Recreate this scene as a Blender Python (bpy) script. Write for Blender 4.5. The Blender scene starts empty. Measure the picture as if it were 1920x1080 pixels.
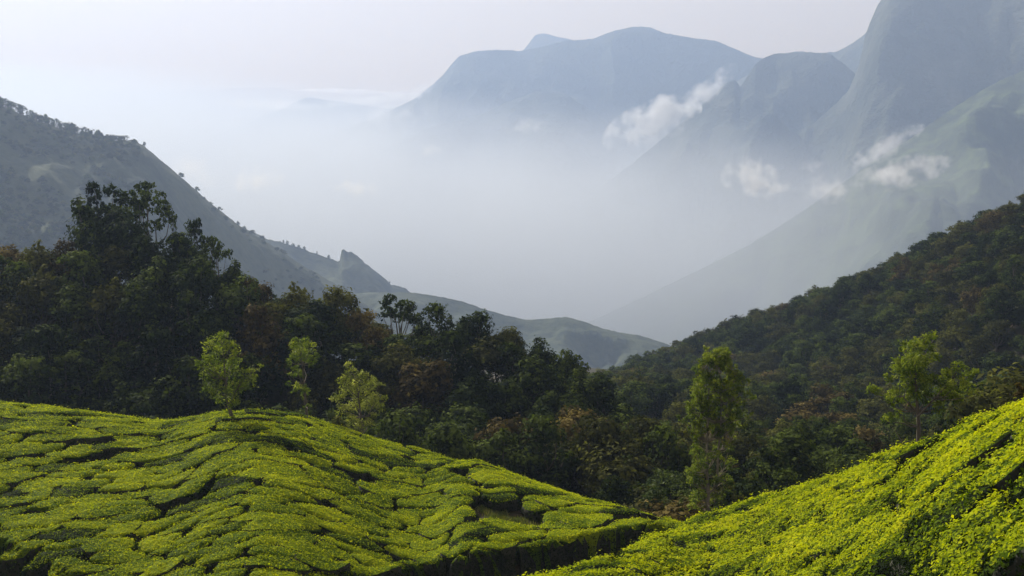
import bpy, math, random
import numpy as np
from mathutils import Vector, Matrix

# ------------------------------------------------------------------ camera, sky, sun, exposure
SC = bpy.context.scene
COL = SC.collection
W, H, F = 1920.0, 1080.0, 2318.0
HORIZON = 180.0
PITCH = math.atan((H / 2 - HORIZON) / F)
cam_d = bpy.data.cameras.new('camera')
cam_d.sensor_width = 36.0
cam_d.lens = F * 36.0 / W
cam_d.clip_start = 0.5
cam_d.clip_end = 90000.0
cam = bpy.data.objects.new('camera', cam_d)
cam.location = (0, 0, 0)
cam.rotation_euler = (math.pi / 2 - PITCH, 0, 0)
COL.objects.link(cam)
SC.camera = cam

SUN_AZ, SUN_EL = math.radians(-36.0), math.radians(33.0)      # azimuth clockwise from +Y
SUN = Vector((math.sin(SUN_AZ) * math.cos(SUN_EL), math.cos(SUN_AZ) * math.cos(SUN_EL), math.sin(SUN_EL)))
world = bpy.data.worlds.new('World')
SC.world = world
world.use_nodes = True
wn = world.node_tree
sky = wn.nodes.new('ShaderNodeTexSky')
sky.sky_type = 'NISHITA'
sky.sun_disc = False
sky.sun_elevation = SUN_EL
sky.sun_rotation = SUN_AZ
sky.altitude = 1500
sky.air_density = 1.0
sky.dust_density = 5.0
sky.ozone_density = 1.0
bg = wn.nodes['Background']
bg.inputs['Strength'].default_value = 0.064
veil = wn.nodes.new('ShaderNodeMix'); veil.data_type = 'RGBA'          # thin high overcast whitens the blue
veil.inputs[0].default_value = 0.6
veil.inputs[7].default_value = (9.5, 7.5, 5.5, 1)
wn.links.new(sky.outputs[0], veil.inputs[6])
wn.links.new(veil.outputs[2], bg.inputs[0])
sun_d = bpy.data.lights.new('sun', 'SUN')
sun_d.energy = 5.0
sun_d.angle = math.radians(0.5)
sun_d.color = (1.0, 0.93, 0.80)
sun = bpy.data.objects.new('sun', sun_d)
sun.rotation_euler = SUN.to_track_quat('Z', 'Y').to_euler()
COL.objects.link(sun)
SC.view_settings.view_transform = 'Standard'
SC.view_settings.look = 'None'
SC.view_settings.exposure = 0.6
SC.view_settings.gamma = 1.0
SC.view_settings.use_curve_mapping = False
SC.render.engine = 'CYCLES'
SC.cycles.use_denoising = True
SC.cycles.max_bounces = 5
SC.cycles.diffuse_bounces = 2
SC.cycles.glossy_bounces = 1
SC.cycles.transmission_bounces = 3
SC.cycles.volume_bounces = 1
SC.cycles.transparent_max_bounces = 8
SC.cycles.volume_step_rate = 1.0
SC.cycles.volume_max_steps = 256

rng = np.random.default_rng(7)
random.seed(7)

# ------------------------------------------------------------------ pixel <-> world helpers
CP, SP = math.cos(PITCH), math.sin(PITCH)
def ray(px, py):
    """horizontal angle (clockwise from +Y) and slope dz/dr of the view ray through a photograph pixel"""
    a = (np.asarray(px, float) - W / 2) / F
    b = (H / 2 - np.asarray(py, float)) / F
    dx, dy, dz = a, CP + b * SP, -SP + b * CP
    return np.arctan2(dx, dy), dz / np.hypot(dx, dy)
def at(px, py, r):
    th, t = ray(px, py)
    return np.array([r * np.sin(th), r * np.cos(th), r * t])
def to_px(x, y, z):
    yy = y * CP - z * SP
    zz = y * SP + z * CP
    return W / 2 + F * x / yy, H / 2 - F * zz / yy

TH = np.radians(np.linspace(-62, 62, 4961))
def smooth(a, deg):
    n = max(1, int(deg / 0.025))
    if n < 2: return a
    k = np.hanning(2 * n + 1); k /= k.sum()
    return np.convolve(np.pad(a, n, mode='edge'), k, 'valid')
def crest(pts, sm=0.35):
    px, py, R = [np.array(v, float) for v in zip(*pts)]
    th, t = ray(px, py)
    return smooth(np.interp(TH, th, t), sm), smooth(np.interp(TH, th, R), max(sm, 1.0))
def curve1(pts, sm=0.8):
    px, v = [np.array(q, float) for q in zip(*pts)]
    th, _ = ray(px, px * 0 + 700)
    return smooth(np.interp(TH, th, v), sm)

# ------------------------------------------------------------------ noise
def _h(i, j, s):
    n = (i.astype(np.int64) * 374761393 + j.astype(np.int64) * 668265263 + s * 974634777) & 0xffffffff
    n = ((n ^ (n >> 13)) * 1274126177) & 0xffffffff
    return ((n ^ (n >> 16)) & 0xffff) / 65535.0
def vnoise(x, y, s=0):
    xi, yi = np.floor(x), np.floor(y)
    fx, fy = x - xi, y - yi
    fx = fx * fx * fx * (fx * (fx * 6 - 15) + 10); fy = fy * fy * fy * (fy * (fy * 6 - 15) + 10)
    xi = xi.astype(np.int64); yi = yi.astype(np.int64)
    a, b, c, d = _h(xi, yi, s), _h(xi + 1, yi, s), _h(xi, yi + 1, s), _h(xi + 1, yi + 1, s)
    return (a + (b - a) * fx) * (1 - fy) + (c + (d - c) * fx) * fy
def fbm(x, y, s=0, o=4):
    v, a, n = 0, 0.5, 0
    for k in range(o):
        v = v + a * (vnoise(x, y, s + k * 17) * 2 - 1); n += a
        x = x * 2.03 + 11.3; y = y * 2.03 + 5.7; a *= 0.5
    return v / n
def sstep(a, b, x):
    t = np.clip((x - a) / (b - a), 0, 1)
    return t * t * (3 - 2 * t)

# ------------------------------------------------------------------ near terrain as a function of (x, y)
TL, RL = crest([(-900, 640, 95), (-300, 700, 92), (0, 757, 88), (100, 767, 87), (200, 780, 86), (300, 792, 85), (345, 788, 84), (400, 777, 84),
                (480, 771, 84), (560, 780, 85), (640, 805, 86), (720, 829, 87), (780, 844, 87), (815, 853, 86), (838, 857, 84), (860, 857, 83), (900, 867, 82), (1000, 903, 80),
                (1100, 940, 76), (1200, 962, 72), (1260, 976, 69), (1300, 990, 68), (1400, 1030, 68), (1600, 1100, 70), (2400, 1200, 75)], 0.3)
TR, RR = crest([(-900, 1250, 42), (0, 1190, 43), (500, 1180, 43), (740, 1145, 45), (900, 1120, 47), (1040, 1085, 50), (1140, 1050, 53), (1220, 1018, 57), (1300, 984, 62),
                (1400, 950, 62), (1500, 920, 60), (1600, 888, 57), (1700, 851, 54), (1800, 808, 50), (1920, 765, 47), (2100, 690, 44), (2600, 500, 42)], 0.5)
def drop(u, a, c):
    u = np.abs(u)
    return a * u * u / (c + u)
def z_left(r):
    u = RL - r
    return r * TL - np.where(u > 0, drop(u, 0.29, 6.5), drop(u, 0.85, 5.0)) - 0.75
THEDGE, _ = crest([(-900, 900, 1), (-300, 960, 1), (-60, 1003, 1), (0, 1022, 1), (60, 1048, 1), (120, 1078, 1), (200, 1105, 1), (500, 1112, 1), (700, 1088, 1), (760, 1068, 1), (900, 1042, 1), (1000, 1022, 1), (1060, 1007, 1),
                   (1150, 988, 1), (1250, 972, 1), (1290, 967, 1), (1340, 975, 1), (2600, 1000, 1)], 0.3)
RPATH_OLD = curve1([(-900, 46), (-300, 47), (-60, 48.0), (0, 48.5), (60, 47.6), (120, 46.0), (200, 44.0), (300, 43.0), (500, 43.5), (740, 46.0), (900, 50.0), (1060, 55.2), (1180, 59.6),
                (1260, 63.5), (1330, 69), (1450, 76), (1700, 80), (2600, 75)], 0.8)
_hit = np.full(len(TH), np.nan)                      # where the front edge of the hedge stands on the left hill
for _r in np.arange(80, 36, -0.1):
    _ok = (z_left(_r) + 0.95 >= _r * THEDGE)
    _hit = np.where(_ok, _r, _hit)
_px = W / 2 + F * np.tan(TH)
RPATH = np.where((_px > -400) & (_px < 1290) & np.isfinite(_hit), _hit - 1.0, RPATH_OLD)
RPATH = smooth(np.minimum(RPATH, RL - 3), 1.0)
RR = np.where(_px < 1330, np.minimum(RR, RPATH - 3.0), RR)
TF, RF = crest([(-900, 300, 165), (-300, 400, 158), (0, 452, 152), (120, 448, 150), (250, 440, 148), (370, 450, 146), (440, 500, 143), (560, 545, 142), (650, 565, 142), (730, 605, 142),
                (830, 588, 141), (940, 610, 139), (1010, 645, 137), (1090, 690, 134), (1150, 735, 131), (1185, 800, 128), (1250, 900, 120), (1350, 1000, 118), (1600, 1150, 118), (2600, 1300, 118)], 0.5)
TG, RG = crest([(-900, 1300, 400), (600, 1000, 420), (1000, 765, 420), (1130, 705, 420), (1240, 660, 420), (1330, 620, 415), (1450, 580, 405), (1560, 540, 400), (1650, 500, 395), (1740, 455, 385),
                (1820, 420, 375), (1920, 375, 365), (2100, 290, 350), (2600, 120, 330)], 0.5)
def wsmax(a, b, k):
    return k * np.logaddexp(a / k, b / k)
def terrain(x, y, parts=False):
    th = np.arctan2(x, y); r = np.hypot(x, y)
    I = lambda A: np.interp(th, TH, A)
    tl, rl, tr, rr, rp = I(TL), I(RL), I(TR), I(RR), I(RPATH)
    u = rl - r
    zl = r * tl - np.where(u > 0, drop(u, 0.29, 6.5), drop(u, 0.85, 5.0)) - 0.75
    u = rr - r
    zr = r * tr - np.where(u > 0, drop(u, 0.30, 9.0), drop(u, 0.75, 4.0)) - 0.65
    w = sstep(0.2, 1.8, r - rp)
    near = zr + (zl - zr) * w - 1.2 * np.exp(-((r - rp + 0.2) / 1.2) ** 2)
    und = fbm(x / 13.0, y / 13.0, 3, 2)
    crest_keep = np.clip(np.minimum(np.abs(rl - r) / 14, 1) * w + np.minimum(np.abs(rr - r) / 14, 1) * (1 - w), 0, 1)
    near = near + 0.35 * crest_keep * und
    tf, rf = I(TF), I(RF)
    u = rf - r
    zf = r * tf - 7.5 - np.where(u > 0, drop(u, 0.85, 8.0), drop(u, 0.5, 20.0))
    zf = zf + 1.5 * fbm(x / 22, y / 22, 9, 3)
    tg, rg = I(TG), I(RG)
    u = rg - r
    zg = r * tg - 5.0 - np.where(u > 0, drop(u, 0.26, 60.0), drop(u, 0.7, 60.0))
    zg = zg + (7.0 * fbm(x / 70, y / 70, 21, 3) - 2.0) * np.clip(np.abs(u) / 60, 0.15, 1) * sstep(120, 200, r)
    floor = -31.0 - 0.20 * (r - 75) + 2.0 * fbm(x / 30, y / 30, 33, 3)
    z = wsmax(wsmax(near, zf, 0.8), wsmax(zg, floor, 2.0), 0.8)
    return z
def surf(px, py, r0=30.0, r1=600.0, lift=0.0):
    """first terrain point met by the view ray through a pixel"""
    th, t = ray(px, py)
    r = np.concatenate([np.arange(r0, 200, 0.1), np.arange(200, r1, 0.5)])
    z = terrain(r * math.sin(th), r * math.cos(th)) + lift
    k = np.argmax(z >= r * t)
    rr_ = r[k] if z[k] >= r[k] * t else r1
    return np.array([rr_ * math.sin(th), rr_ * math.cos(th), float(terrain(np.array(rr_ * math.sin(th)), np.array(rr_ * math.cos(th))))])

# footpath that climbs the left tea slope (plan polyline)
FURROW = np.array([surf(px, py, lift=0.3)[:2] for px, py in [(838, 862), (862, 884), (885, 900), (905, 920), (925, 942), (948, 962), (975, 980), (992, 988)]])
def seg_dist(x, y, P):
    d = np.full(np.shape(x), 1e9)
    for (ax, ay), (bx, by) in zip(P[:-1], P[1:]):
        vx, vy = bx - ax, by - ay
        t = np.clip(((x - ax) * vx + (y - ay) * vy) / (vx * vx + vy * vy), 0, 1)
        d = np.minimum(d, np.hypot(x - ax - t * vx, y - ay - t * vy))
    return d
def ground(x, y):
    return terrain(x, y) - 0.35 * np.exp(-(seg_dist(x, y, FURROW) / 0.8) ** 2)

# ------------------------------------------------------------------ mesh building
def mesh_np(name, V, Fq, mat, smooth_=False, attrs=None, mats=None, midx=None):
    """V (n,3); Fq: (m,k) int array or list of such arrays"""
    if not isinstance(Fq, list): Fq = [Fq]
    Fq = [f for f in Fq if len(f)]
    me = bpy.data.meshes.new(name)
    me.vertices.add(len(V)); me.vertices.foreach_set('co', np.asarray(V, np.float32).ravel())
    nl = sum(f.size for f in Fq); npoly = sum(len(f) for f in Fq)
    me.loops.add(nl); me.polygons.add(npoly)
    me.loops.foreach_set('vertex_index', np.concatenate([f.ravel() for f in Fq]).astype(np.int32))
    sizes = np.concatenate([np.full(len(f), f.shape[1]) for f in Fq])
    starts = np.concatenate([[0], np.cumsum(sizes)[:-1]]).astype(np.int32)
    me.polygons.foreach_set('loop_start', starts)
    if smooth_: me.polygons.foreach_set('use_smooth', np.ones(npoly, bool))
    elif isinstance(smooth_, np.ndarray): me.polygons.foreach_set('use_smooth', smooth_)
    for m in (mats or [mat]): me.materials.append(m)
    if midx is not None: me.polygons.foreach_set('material_index', midx.astype(np.int32))
    for k, v in (attrs or {}).items():
        a = me.attributes.new(k, 'FLOAT', 'POINT'); a.data.foreach_set('value', np.asarray(v, np.float32))
    me.update(calc_edges=True)
    return me
def link(name, data, label=None, cat=None, group=None, kind=None, parent=None, loc=None):
    o = bpy.data.objects.new(name, data); COL.objects.link(o)
    if loc is not None: o.location = loc
    if parent: o.parent = parent
    if label: o['label'] = label
    if cat: o['category'] = cat
    if group: o['group'] = group
    if kind: o['kind'] = kind
    return o
def grid_faces(n, m):
    i = np.arange(n - 1)[:, None] * m + np.arange(m - 1)[None, :]
    return np.stack([i, i + 1, i + m + 1, i + m], -1).reshape(-1, 4)

# ------------------------------------------------------------------ materials
def nodes(name):
    m = bpy.data.materials.new(name); m.use_nodes = True
    nt = m.node_tree; nt.nodes.clear()
    return m, nt, (lambda t, **k: _nd(nt, t, k))
def _nd(nt, t, k):
    n = nt.nodes.new(t)
    for a, v in k.items():
        if a.startswith('i_'): n.inputs[a[2:].replace('_', ' ')].default_value = v
        else: setattr(n, a, v)
    return n
def ramp(nt, stops, interp='LINEAR'):
    r = nt.nodes.new('ShaderNodeValToRGB'); r.color_ramp.interpolation = interp
    e = r.color_ramp.elements
    while len(e) < len(stops): e.new(0.5)
    for q, (p, c) in zip(e, stops): q.position = p; q.color = (*c, 1)
    return r

def leaf_mat(name, stops, transl=0.4, var=0.35, tcol=(1.15, 1.2, 0.6), rough=0.55, scale=0.6, objv=0.3, spec=0.25):
    """leaf colour from a per-leaf tint, shifted by soft patches and by a random value per plant"""
    m, nt, N = nodes(name); L = nt.links.new
    at_ = N('ShaderNodeAttribute', attribute_name='tint')
    oi = N('ShaderNodeObjectInfo')
    tc = N('ShaderNodeNewGeometry')
    nz = N('ShaderNodeTexNoise', i_Scale=scale, i_Detail=3.0)
    L(tc.outputs['Position'], nz.inputs['Vector'])
    a = N('ShaderNodeMath', operation='MULTIPLY_ADD'); L(nz.outputs['Fac'], a.inputs[0]); a.inputs[1].default_value = var * 2; a.inputs[2].default_value = -var
    b = N('ShaderNodeMath', operation='ADD'); L(at_.outputs['Fac'], b.inputs[0]); L(a.outputs[0], b.inputs[1])
    c = N('ShaderNodeMath', operation='MULTIPLY_ADD'); L(oi.outputs['Random'], c.inputs[0]); c.inputs[1].default_value = objv; c.inputs[2].default_value = -objv / 2
    d = N('ShaderNodeMath', operation='ADD', use_clamp=True); L(b.outputs[0], d.inputs[0]); L(c.outputs[0], d.inputs[1])
    r = ramp(nt, stops); L(d.outputs[0], r.inputs[0])
    p = N('ShaderNodeBsdfPrincipled', i_Roughness=rough); p.inputs['Specular IOR Level'].default_value = spec
    L(r.outputs[0], p.inputs['Base Color'])
    t = N('ShaderNodeBsdfTranslucent')
    mx = N('ShaderNodeMix', data_type='RGBA', blend_type='MULTIPLY'); mx.inputs[0].default_value = 1.0
    L(r.outputs[0], mx.inputs[6]); mx.inputs[7].default_value = (*tcol, 1)
    L(mx.outputs[2], t.inputs[0])
    ms = N('ShaderNodeMixShader'); ms.inputs[0].default_value = transl
    L(p.outputs[0], ms.inputs[1]); L(t.outputs[0], ms.inputs[2])
    o = N('ShaderNodeOutputMaterial'); L(ms.outputs[0], o.inputs[0])
    return m

M_TEA = leaf_mat('tea_leaf', [(0.0, (0.008, 0.016, 0.003)), (0.3, (0.075, 0.13, 0.005)), (0.6, (0.28, 0.35, 0.006)), (0.82, (0.42, 0.47, 0.008)), (1.0, (0.50, 0.51, 0.015))],  # near-black first stop also paints the shade of walls and seams
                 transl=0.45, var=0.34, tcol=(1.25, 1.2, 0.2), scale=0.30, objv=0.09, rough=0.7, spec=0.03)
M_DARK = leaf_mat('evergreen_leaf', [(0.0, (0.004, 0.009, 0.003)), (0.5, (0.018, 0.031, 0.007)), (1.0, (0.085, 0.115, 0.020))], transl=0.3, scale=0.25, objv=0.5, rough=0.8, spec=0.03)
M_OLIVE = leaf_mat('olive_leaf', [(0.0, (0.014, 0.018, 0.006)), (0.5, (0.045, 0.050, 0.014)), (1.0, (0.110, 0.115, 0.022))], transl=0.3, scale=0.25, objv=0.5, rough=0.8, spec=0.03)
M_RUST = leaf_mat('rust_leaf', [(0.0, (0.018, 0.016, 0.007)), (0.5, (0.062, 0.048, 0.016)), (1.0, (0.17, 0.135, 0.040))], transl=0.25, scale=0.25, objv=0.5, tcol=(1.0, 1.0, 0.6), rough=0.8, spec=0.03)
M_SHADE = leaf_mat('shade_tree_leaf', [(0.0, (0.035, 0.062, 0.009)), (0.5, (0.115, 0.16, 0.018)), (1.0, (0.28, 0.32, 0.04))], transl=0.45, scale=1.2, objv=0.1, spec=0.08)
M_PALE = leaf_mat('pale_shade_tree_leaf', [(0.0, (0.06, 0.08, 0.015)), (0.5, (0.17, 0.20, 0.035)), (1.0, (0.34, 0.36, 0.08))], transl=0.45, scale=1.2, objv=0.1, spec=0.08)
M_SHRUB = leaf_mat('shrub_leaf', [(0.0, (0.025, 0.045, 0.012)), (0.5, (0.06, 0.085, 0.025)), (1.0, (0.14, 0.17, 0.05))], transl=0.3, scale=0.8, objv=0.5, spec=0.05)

M_GRASS = leaf_mat('path_grass', [(0.0, (0.03, 0.05, 0.012)), (0.5, (0.10, 0.13, 0.03)), (1.0, (0.22, 0.20, 0.07))], transl=0.3, scale=1.5, spec=0.05)

def bark_mat(name, c1, c2):
    m, nt, N = nodes(name); L = nt.links.new
    g = N('ShaderNodeNewGeometry'); nz = N('ShaderNodeTexNoise', i_Scale=3.0, i_Detail=5.0); L(g.outputs['Position'], nz.inputs['Vector'])
    r = ramp(nt, [(0.3, c1), (0.7, c2)]); L(nz.outputs['Fac'], r.inputs[0])
    p = N('ShaderNodeBsdfPrincipled', i_Roughness=0.9); L(r.outputs[0], p.inputs['Base Color'])
    bp = N('ShaderNodeBump', i_Strength=0.4, i_Distance=0.05); L(nz.outputs['Fac'], bp.inputs['Height']); L(bp.outputs[0], p.inputs['Normal'])
    o = N('ShaderNodeOutputMaterial'); L(p.outputs[0], o.inputs[0])
    return m
M_BARK = bark_mat('bark', (0.045, 0.035, 0.025), (0.12, 0.10, 0.075))
M_STEM_SHADE = bark_mat('tea_stems', (0.008, 0.010, 0.004), (0.030, 0.030, 0.014))  # stem brown, kept dark to paint shade on steep bush walls
M_PBARK = bark_mat('pale_bark', (0.10, 0.085, 0.06), (0.26, 0.22, 0.17))

def land_mat(name, stops, s1=0.02, s2=0.15, rough=0.95, bump=0.0, streak=None, mixf=0.5):
    m, nt, N = nodes(name); L = nt.links.new
    g = N('ShaderNodeNewGeometry')
    n1 = N('ShaderNodeTexNoise', i_Scale=s1, i_Detail=6.0, i_Roughness=0.6); n2 = N('ShaderNodeTexNoise', i_Scale=s2, i_Detail=5.0, i_Roughness=0.65)
    L(g.outputs['Position'], n1.inputs['Vector']); L(g.outputs['Position'], n2.inputs['Vector'])
    mx = N('ShaderNodeMix'); mx.inputs[0].default_value = mixf; L(n1.outputs['Fac'], mx.inputs[2]); L(n2.outputs['Fac'], mx.inputs[3])
    r = ramp(nt, stops); L(mx.outputs[0], r.inputs[0])
    p = N('ShaderNodeBsdfPrincipled', i_Roughness=rough); p.inputs['Specular IOR Level'].default_value = 0.1
    L(r.outputs[0], p.inputs['Base Color'])
    if bump:
        bp = N('ShaderNodeBump', i_Strength=0.7, i_Distance=bump); L(n2.outputs['Fac'], bp.inputs['Height']); L(bp.outputs[0], p.inputs['Normal'])
    o = N('ShaderNodeOutputMaterial'); L(p.outputs[0], o.inputs[0])
    return m
M_SOIL = land_mat('plantation_soil', [(0.36, (0.016, 0.018, 0.008)), (0.46, (0.03, 0.036, 0.014)), (0.54, (0.045, 0.036, 0.022)), (0.64, (0.09, 0.066, 0.045))], 0.12, 2.2, bump=0.3)
M_GRASSHILL = land_mat('grassy_slope', [(0.40, (0.022, 0.032, 0.018)), (0.48, (0.038, 0.050, 0.026)), (0.56, (0.056, 0.068, 0.032)), (0.68, (0.066, 0.078, 0.038))], 0.006, 0.05, bump=6)
M_MOUNT = land_mat('mountain_slope', [(0.38, (0.030, 0.038, 0.026)), (0.5, (0.055, 0.062, 0.038)), (0.62, (0.10, 0.10, 0.07))], 0.0016, 0.009, bump=70)
M_MASSIF = land_mat('green_massif', [(0.40, (0.035, 0.045, 0.026)), (0.5, (0.05, 0.062, 0.030)), (0.60, (0.085, 0.11, 0.04))], 0.0022, 0.02, bump=15)
M_FLOOR = land_mat('valley_floor', [(0.4, (0.03, 0.04, 0.02)), (0.6, (0.08, 0.085, 0.04))], 0.001, 0.01)

# ------------------------------------------------------------------ near ground sheet
def polar_mesh(name, th0, th1, nth, rs, zf, mat, **kw):
    th = np.radians(np.linspace(th0, th1, nth))
    A, Rr = np.meshgrid(th, rs, indexing='ij')
    X, Y = Rr * np.sin(A), Rr * np.cos(A)
    Z = zf(X, Y)
    V = np.stack([X, Y, Z], -1).reshape(-1, 3)
    return link(name, mesh_np(name, V, grid_faces(nth, len(rs))[:, ::-1], mat, True), kind='structure', **kw)
rs = np.concatenate([np.arange(6, 18, 2.0), np.arange(18, 38, 0.6), np.arange(38, 100, 0.35), np.arange(100, 180, 1.3), np.arange(180, 470, 5.0), np.arange(470, 760, 18.0)])
polar_mesh('ground', -55, 55, 520, rs, ground, M_SOIL, label='dark soil of the plantation hills and the wooded ravine behind them')

# ------------------------------------------------------------------ hills, ridges and mountains
FLOOR_Z = -860.0
FAR = 1.3
def ridge(name, pts, label, mat, th0, th1, nth, depth_f, depth_b, af, cf, ab, cb, rel, wl, seed, sm=0.12, jag=0.0, nr=(70, 25)):
    pts = [(a, b, c * FAR) for a, b, c in pts]
    depth_f *= FAR; depth_b *= FAR; cf *= FAR; cb *= FAR; rel *= FAR; wl *= FAR
    T, R = crest(pts, sm); Ts = smooth(T, 1.6)
    def zf(X, Y):
        th = np.arctan2(X, Y); r = np.hypot(X, Y)
        t = np.interp(th, TH, T); Rc = np.interp(th, TH, R)
        u = Rc - r
        ts = np.interp(th, TH, Ts)
        t = ts + (t - ts) * np.exp(-np.abs(u) / (40 + 0.15 * wl))
        if jag: t = t + jag / F * fbm(np.degrees(th) * 6, th * 0, seed + 5, 5) * np.exp(-np.abs(u) / (0.15 * wl))
        z = r * t - np.where(u > 0, drop(u, af, cf), drop(u, ab, cb))
        # gullies run down the slope: noise stretched along the fall line
        g = fbm(th * Rc / wl + 0.35 * fbm(X / wl, Y / wl, seed + 2, 2), r / (wl * 2.6), seed, 5)
        g2 = np.abs(fbm(X / (wl * 1.7), Y / (wl * 1.7), seed + 9, 4))
        z = z + rel * (g - 0.35 - g2) * np.clip(np.abs(u) / (wl * 0.9), 0, 1)
        return np.maximum(z, FLOOR_Z - 30)
    th = np.radians(np.linspace(th0, th1, nth))
    Rm = np.interp(th, TH, R)
    s = np.concatenate([-(np.linspace(1, 0, nr[0], endpoint=False) ** 1.7), [0], np.linspace(0, 1, nr[1] + 1)[1:] ** 1.5])
    off = np.where(s < 0, s * depth_f, s * depth_b)
    A = np.repeat(th[:, None], len(s), 1); Rr = Rm[:, None] + off[None, :]
    X, Y = Rr * np.sin(A), Rr * np.cos(A)
    V = np.stack([X, Y, zf(X, Y)], -1).reshape(-1, 3)
    o = link(name, mesh_np(name, V, grid_faces(nth, len(s))[:, ::-1], mat, True), label=label, kind='structure')
    return zf

z_r1 = ridge('hill', [(-900, -150, 1000), (-400, 20, 1020), (-100, 150, 1050), (0, 196, 1080), (60, 222, 1100), (130, 246, 1110), (200, 262, 1120), (250, 263, 1130), (275, 277, 1130), (330, 325, 1140),
      (400, 385, 1160), (460, 432, 1180), (500, 455, 1200), (560, 493, 1220), (620, 527, 1240), (700, 580, 1260), (800, 650, 1280), (1000, 790, 1300), (1400, 1000, 1300)],
      'steep grassy ridge falling from the left edge to the valley, wooded on top', M_GRASSHILL, -42, 6, 520, 620, 420, 0.62, 160, 0.7, 60, 24, 75, 101, jag=2.5, nr=(90, 25))
z_r2 = ridge('hill', [(200, 330, 1650), (400, 400, 1650), (500, 447, 1650), (540, 457, 1650), (600, 478, 1650), (630, 489, 1650), (637, 491, 1650), (640, 470, 1650), (644, 468, 1650), (651, 472, 1650), (662, 473, 1650), (690, 497, 1650), (715, 518, 1650), (735, 534, 1650),
      (752, 537, 1650), (775, 551, 1650), (850, 592, 1650), (1000, 680, 1650), (1300, 860, 1650)],
      'hazy blue ridge with a notched rock spike on its crest', M_GRASSHILL, -24, 10, 700, 700, 400, 0.6, 150, 0.7, 60, 30, 80, 202, sm=0.05, jag=2.5, nr=(60, 20))
z_r3 = ridge('hill', [(300, 560, 1400), (600, 556, 1400), (700, 548, 1400), (780, 549, 1400), (830, 557, 1400), (870, 566, 1400), (900, 577, 1400), (950, 592, 1400), (990, 600, 1400), (1030, 597, 1400), (1060, 594, 1400),
      (1090, 601, 1400), (1130, 616, 1400), (1170, 625, 1400), (1200, 629, 1400), (1245, 643, 1400), (1300, 665, 1400), (1400, 730, 1400), (1800, 900, 1400)],
      'low rounded olive ridge closing the gap between the two forests', M_GRASSHILL, -18, 16, 460, 700, 400, 0.5, 170, 0.6, 70, 26, 70, 303, sm=0.2, jag=1.0, nr=(60, 20))
z_ms = ridge('mountain', [(900, 700, 2500), (1200, 560, 2500), (1400, 462, 2500), (1500, 400, 2500), (1580, 342, 2500), (1640, 302, 2520), (1700, 264, 2550), (1760, 222, 2600), (1820, 182, 2650), (1880, 148, 2700), (1920, 133, 2750), (2000, 100, 2800), (2300, 60, 2900), (2900, 20, 3000)],
      'green shouldered mountain spur coming down from the right edge', M_MASSIF, 2, 36, 360, 1500, 500, 0.62, 300, 0.8, 120, 120, 260, 404, sm=0.2, jag=2.0, nr=(90, 16))
ridge('mountain', [(800, 600, 3500), (1100, 370, 3500), (1190, 303, 3500), (1280, 228, 3500), (1340, 178, 3500), (1362, 156, 3500), (1378, 150, 3500), (1388, 163, 3500), (1396, 152, 3500), (1415, 122, 3550), (1432, 108, 3550), (1450, 101, 3600), (1500, 98, 3600),
      (1560, 102, 3600), (1600, 135, 3600), (1650, 200, 3600), (1750, 320, 3600), (1900, 470, 3600)],
      'dark blue mountain shoulder with a small knob, right of centre', M_MOUNT, -4, 26, 420, 1500, 500, 0.75, 300, 0.8, 100, 210, 300, 505, sm=0.07, jag=2.0, nr=(80, 16))
ridge('mountain', [(1100, 520, 3300), (1300, 390, 3300), (1430, 297, 3300), (1530, 228, 3300), (1590, 172, 3300), (1612, 120, 3300), (1622, 66, 3300), (1634, 36, 3300), (1646, 8, 3300), (1670, -22, 3300), (1800, -60, 3300), (1920, -78, 3300), (2200, -40, 3300), (2900, 60, 3300)],
      'highest blue mountain, cut off by the top right corner', M_MOUNT, 4, 38, 360, 1400, 400, 0.9, 350, 0.9, 100, 220, 300, 606, sm=0.07, jag=2.0, nr=(80, 16))
ridge('mountain', [(1300, 200, 4300), (1440, 118, 4300), (1480, 99, 4300), (1500, 96, 4300), (1540, 99, 4300), (1570, 98, 4300), (1600, 80, 4300), (1640, 50, 4300), (1800, 20, 4300), (2400, 40, 4300)],
      'pale saddle between the shoulder and the highest mountain', M_MOUNT, 6, 32, 160, 900, 400, 0.7, 300, 0.8, 100, 60, 250, 616, sm=0.1, jag=2.0, nr=(30, 10))
ridge('mountain', [(200, 420, 4700), (500, 290, 4700), (700, 222, 4700), (765, 192, 4700), (790, 176, 4700), (830, 142, 4700), (845, 122, 4700), (862, 104, 4700), (890, 96, 4700), (930, 93, 4700), (975, 95, 4700), (1010, 90, 4700), (1060, 76, 4700), (1110, 73, 4700), (1150, 58, 4700),
      (1190, 50, 4700), (1215, 50, 4700), (1245, 61, 4700), (1300, 72, 4700), (1340, 76, 4700), (1370, 88, 4700), (1410, 105, 4700), (1440, 112, 4700), (1500, 135, 4700), (1800, 220, 4700)],
      'broad pale blue mountain with a rounded summit behind the mist', M_MOUNT, -18, 22, 520, 1300, 600, 0.7, 350, 0.8, 100, 240, 380, 707, sm=0.08, jag=1.5, nr=(60, 12))
ridge('mountain', [(300, 400, 4200), (700, 290, 4200), (790, 243, 4200), (850, 228, 4200), (900, 216, 4200), (950, 192, 4200), (1010, 170, 4200), (1060, 175, 4200), (1120, 215, 4200), (1250, 300, 4200), (1500, 400, 4200)],
      'faint foothill spur under the broad pale mountain', M_MOUNT, -14, 12, 240, 900, 500, 0.6, 300, 0.9, 200, 90, 300, 717, sm=0.3, jag=1.0, nr=(40, 10))
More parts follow.
